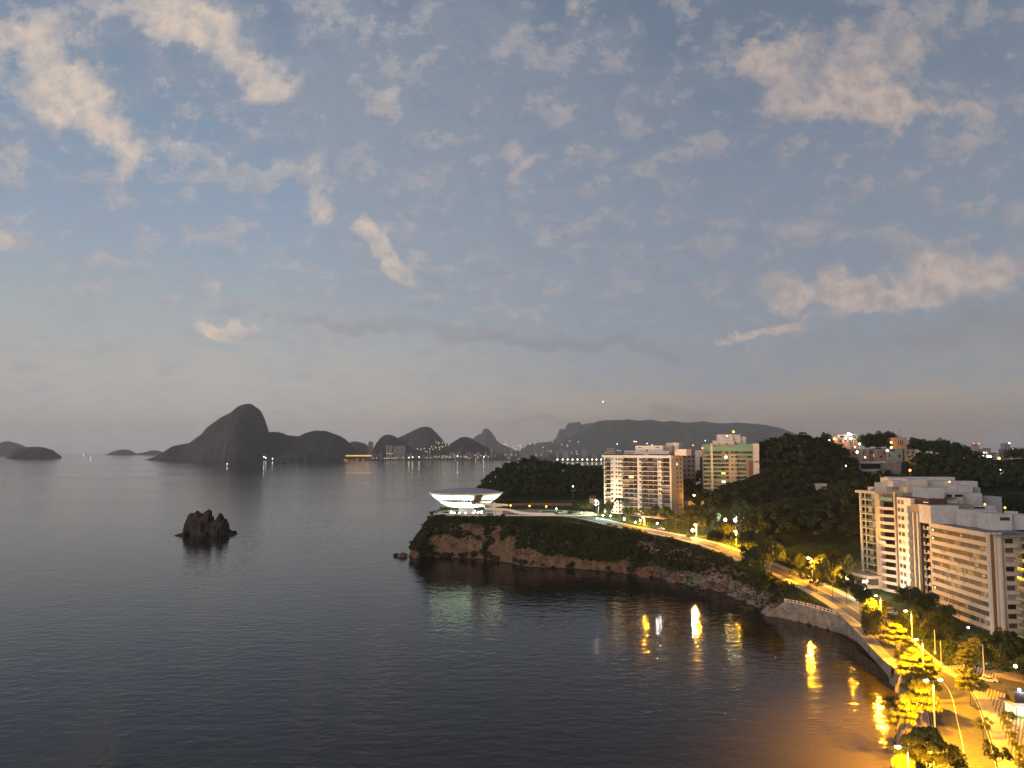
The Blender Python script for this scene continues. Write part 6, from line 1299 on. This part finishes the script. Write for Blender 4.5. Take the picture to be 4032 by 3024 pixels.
tower(1460,17,1741,5900,3,'dark lone tower left of the rounded hill across the bay',None)
for i,(a,w_,y_) in enumerate(((1526,9,1751),(1539,12,1754),(1556,11,1757),(1569,12,1755),(1579,9,1753),(1591,10,1756))): tower(a,w_,y_,5900,0,ordn(i)+' slim pale tower from the left in the group before the rounded hill','pale towers before the rounded hill',False)
sec = [('left of the pale tower group',1432,1508,12,1776,1796,6000),('under the hill with lit houses',1600,1760,20,1782,1798,6000),('under the pointed hill',1765,1925,20,1776,1796,6000),('right of the pointed hill',1930,2110,24,1762,1795,6150),('left of the chapel hill lamps',2112,2240,16,1764,1790,6250),('behind the row of ten bright lamps',2244,2385,16,1786,1800,6300)]
for nm_, x0, x1, n, yt, yb, t in sec:
    for i in range(n):
        x = x0+(x1-x0)*(i+.5)/n+cr.uniform(-2,2); w_ = (x1-x0)/n*cr.uniform(.75,1.25); y_ = yt+(yb-yt)*cr.random()**.8
        tower(x, w_, y_, t+cr.uniform(0,250), cr.choice([0,0,1,2,2]), ordn(i)+' pale block from the left '+nm_+' across the bay', 'city blocks across the bay', cr.random() < .4)
tower(2226,22,1778,6200,2,'stepped pale tower over the lamp row across the bay',None); tower(2300,16,1770,6300,2,'rounded pale tower over the lamp row across the bay',None); tower(2407,24,1766,6000,1,'tower with a violet roof light seen over the white block',None)
lm = {}
def ico(r):
    bm = bmesh.new(); bmesh.ops.create_icosphere(bm, subdivisions=1, radius=r); me = bpy.data.meshes.new('far_lamp'); bm.to_mesh(me); bm.free(); return me
def far_lamp(px, py, t, k, r, e, label, group, name='shore_lamp'):
    key = (k, r, e)
    if key not in lm: me = ico(r); me.materials.append(bulbm(k, e)); lm[key] = me
    o = link(name, lm[key], None, None, at(px,py,t)); tag(o, label, 'lamp', group); return o
for i,x in enumerate((985,1070,1147,1225,1303,1380,1458,1535,1603,1678)):
    q_ = zb(x, 681); far_lamp(q_[0], q_[1], 4750, 'warm' if i % 3 else 'museum', 5.6, 3, ordn(i)+' from the left of ten bright lamps in a row across the bay', 'row of ten bright lamps across the bay')
qlit = [(25,582,'orange'),(53,583,'warm'),(104,590,'orange'),(124,586,'orange'),(190,574,'orange'),(272,574,'orange'),(405,558,'warm'),(450,556,'warm'),(186,520,'warm'),(558,560,'warm'),(587,558,'warm'),(613,558,'warm'),(658,557,'warm'),(686,558,'warm'),(718,555,'museum'),(808,551,'warm'),(886,550,'warm'),(925,535,'sodium'),(936,546,'sodium'),(1022,543,'cool'),(1130,553,'green'),(1170,553,'cool'),
 (1228,540,'sodium'),(1258,546,'sodium'),(1290,540,'sodium'),(1335,553,'warm'),(1340,528,'sodium'),(1366,530,'sodium'),(1385,548,'sodium'),(1400,532,'sodium'),(1424,546,'sodium'),(1450,545,'sodium'),(1496,515,'sodium'),(1494,543,'sodium'),(1536,530,'museum'),(1581,540,'sodium'),(1625,540,'sodium'),(1645,545,'sodium'),(1664,540,'sodium'),(1690,560,'warm'),(1775,522,'warm'),(1803,545,'sodium'),(1853,523,'warm'),(1889,541,'museum'),(1912,522,'warm'),(1950,540,'warm'),(1778,575,'warm'),(1880,578,'warm'),(1505,590,'warm'),(593,490,'cool'),(625,497,'white'),(660,497,'white')]
qlit = sorted(qlit)
for i,(x,y,k) in enumerate(qlit):
    q_ = za(x,y); big = (x,y) in ((886,550),(936,546),(1022,543),(1889,541),(1536,530)); far_lamp(q_[0], q_[1], 5450, k, 5.0 if big else 3.4, 3 if big else 1, ordn(i)+' shore lamp from the left, across the bay', 'shore lamps across the bay')
hl = sorted([(1253,345,'sodium'),(1288,350,'sodium'),(1335,352,'sodium'),(1372,356,'warm'),(1280,370,'sodium'),(1378,388,'warm'),(1320,398,'warm'),(1292,415,'sodium'),(1190,404,'warm'),(1235,405,'orange'),(1090,427,'warm'),(1000,433,'white'),(1045,440,'white'),(1165,435,'white'),(1210,440,'sodium'),(1297,440,'sodium'),(1105,466,'sodium'),(1130,474,'sodium'),(1165,476,'sodium'),(1415,380,'warm'),(1250,420,'sodium'),(1340,410,'warm')])
for i,(x,y,k) in enumerate(hl): q_ = za(x,y); far_lamp(q_[0], q_[1], 6450, k, 4.2, 1, ordn(i)+' lamp from the left among the lit houses on the domed hill flank', 'lamps of the lit hillside houses across the bay', 'hillside_lamp')
dl = sorted([(140,440,'cool'),(165,438,'white'),(195,465,'cool'),(285,475,'cool'),(325,508,'white'),(365,455,'cool'),(400,465,'cool'),(455,490,'sodium'),(480,465,'warm'),(405,498,'warm'),(548,440,'white'),(625,432,'white'),(760,490,'white'),(905,392,'warm'),(1055,440,'sodium'),(1137,452,'sodium'),(1150,472,'sodium'),(1315,402,'white'),(1182,390,'cool'),(1285,553,'white'),(1295,590,'white'),(1212,574,'white'),(215,662,'green'),(1938,534,'white'),(1975,543,'white'),(1748,572,'warm'),(2195,400,'white'),(160,605,'warm'),(262,606,'warm'),(318,606,'warm'),(648,610,'warm'),(732,610,'warm'),(832,538,'orange'),(885,548,'warm')])
for i,(x,y,k) in enumerate(dl): q_ = zb(x,y); far_lamp(q_[0], q_[1], 6100, k, 3.8, 1, ordn(i)+' from the left of the scattered lights between the horn-shaped peak and the white block', 'scattered city lights below the massif', 'city_lamp')
for i,(a,b_,k) in enumerate(((2498,1738,'white'),(2548,1746,'white'),(2568,1752,'warm'),(2576,1757,'sodium'),(2587,1757,'warm'),(2505,1739,'white'),(2672,1753,'white'),(2729,1753,'sodium'),(2643,1746,'warm'),(2777,1735,'cool'),(2430,1748,'white'))): far_lamp(a,b_,6500,k,4.4,4,ordn(i)+' small light on the massif slope over the white block roof, left to right as listed by height','lights on the massif slope','hillside_lamp')['label'] = ['white speck above the left penthouse of the white block','white speck above the middle penthouse of the white block','warm light just right of the middle speck','yellow brightest light over the penthouse of the white block','warm light right of the yellow brightest one','twin of the white speck above the left penthouse','white light over the rear tanks of the white block','yellow light in the gap before the green tower','warm light over the small penthouse of the white block','faint light left of the green tower top','white light right of the violet-topped tower'][i]
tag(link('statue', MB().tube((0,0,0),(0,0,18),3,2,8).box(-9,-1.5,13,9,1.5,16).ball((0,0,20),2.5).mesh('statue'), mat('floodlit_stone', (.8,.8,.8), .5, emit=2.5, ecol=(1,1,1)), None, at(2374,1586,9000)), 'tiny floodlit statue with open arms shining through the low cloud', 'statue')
# far lights on the right, beyond the trees
for i,(a,w_,y_,k,l_) in enumerate(((3828,14,1757,2,'pale round silo-like block in the far right city'),(3843,12,1748,0,'slim far block with a red top light'),(3868,26,1768,1,'wide dark far block in the right-hand city'),(3888,14,1764,1,'far block right of the wide dark one'),(3962,20,1745,1,'far tower with a yellow roof sign'),(4018,40,1762,2,'wide pale far block at the right edge'),(3950,12,1768,3,'low dark far block beside the signed tower'),(3920,16,1782,2,'pale far dome-like block above the orange light'))): tower(a,w_,y_,2600,k,l_,'buildings of the far city on the right',False)
fr = [(3850,1782,'warm',1.8,'left lamp of a yellow row in the far right city'),(3874,1782,'warm',1.8,'middle lamp of a yellow row in the far right city'),(3884,1782,'warm',1.6,'right lamp of a yellow row in the far right city'),(3855,1798,'warm',1.8,'yellow lamp below the yellow row'),(3871,1796,'white',2.2,'white lamp left of the brightest violet-white pair'),(3890,1797,'white',4.2,'brightest violet-white light in the far right city'),(3901,1798,'white',3.0,'lamp at the right of the brightest violet-white one'),(3934,1805,'orange',4.2,'large orange light in the far right city'),(3956,1792,'white',3.0,'bluish white light left of the edge tree'),(3906,1824,'sodium',2.6,'yellow light below the large orange one'),(3926,1827,'cool',2.0,'greenish light right of the yellow one'),(3974,1745,'warm',2.4,'yellow roof sign light on the far tower'),(3989,1768,'cool',1.8,'greenish light above the edge tree'),(3854,1747,'red',1.5,'red light on the slim far block'),(3834,1747,'red',1.3,'red light left of the slim far block'),(3967,1781,'warm',1.6,'small yellow lamp just above the edge tree')]
for a,b_,k,r_2,lab in fr: far_lamp(a,b_,2500,k,r_2,8,lab,'lights of the far city on the right','city_lamp')
# boats
def boat(px, py, label, s=1.0, lit=True):
    p = gp(px,py,0); r = empty('boat', p, .4); tag(r, label, 'boat', 'small boats on the bay'); L_ = 9*s; b = MB(); pts = [(-L_/2,-1.3*s),(L_*.2,-1.4*s),(L_/2,0),(L_*.2,1.4*s),(-L_/2,1.3*s)]
    b.prism(pts, -.4, 1.1*s).build('hull', M_BDK if not lit else M_ROOFW, r); MB().box(-L_*.25,-.9*s,1.1*s,L_*.1,.9*s,2.6*s).build('cabin', M_GREY, r); MB().tube((0,0,2.6*s),(0,0,5*s),.1*s,n=5).build('mast', M_POLE, r)
    if lit: MB().ball((0,0,5.2*s),1.1*s,8,6).build('mast_lamp', bulbm('white',9), r)
boat(894,1832,'tiny boat with a white lamp below the steep peak',1.2); boat(330,1796,'tiny lit boat near the horizon, upper one of two',2.4); boat(356,1806,'tiny lit boat near the horizon, lower one of two',2.0); boat(1108,1825,'dark moored boat before the low green shore hill',4.0,False)
for i,(a,b_,k,l_) in enumerate(((1039,1799,'white','white lamp at the foot of the steep peak'),(1073,1806,'warm','warm lamp at the foot of the long wooded hill'),(1047,1803,'green','greenish lamp beside the white one at the peak foot'))): far_lamp(a,b_,5350,k,3.6,6,l_,'lamps at the foot of the steep peak')
p = gp(1078,1812,0); hb = MB().box(0,0,0,90,30,16).box(-70,5,0,0,25,9).mesh('shore_house'); tag(link('shore_house', hb, M_CREAM, None, (p.x,p.y+60,0)), 'low pale lit buildings at the foot of the long wooded hill', 'building')
# orange lit pier roof across the bay
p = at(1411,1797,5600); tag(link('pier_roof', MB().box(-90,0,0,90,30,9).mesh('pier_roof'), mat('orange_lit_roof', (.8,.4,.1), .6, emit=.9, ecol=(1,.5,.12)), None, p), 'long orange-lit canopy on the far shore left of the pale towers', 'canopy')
# ------------------------------------------------------------------ haze
hz_ = MB().box(-20500,-1600,-2,20500,20500,720).build('haze', None); hz_['kind'] = 'stuff'; hz_['label'] = 'thin even haze over the bay'
m = bpy.data.materials.new('haze_air'); m.use_nodes = True; t = m.node_tree; t.nodes.clear(); o = t.nodes.new('ShaderNodeOutputMaterial'); v = t.nodes.new('ShaderNodeVolumePrincipled'); v.inputs['Color'].default_value = (.97,.97,.97,1); v.inputs['Density'].default_value = 3.7e-5; v.inputs['Anisotropy'].default_value = .0
t.links.new(v.outputs[0], o.inputs['Volume']); hz_.data.materials.append(m)
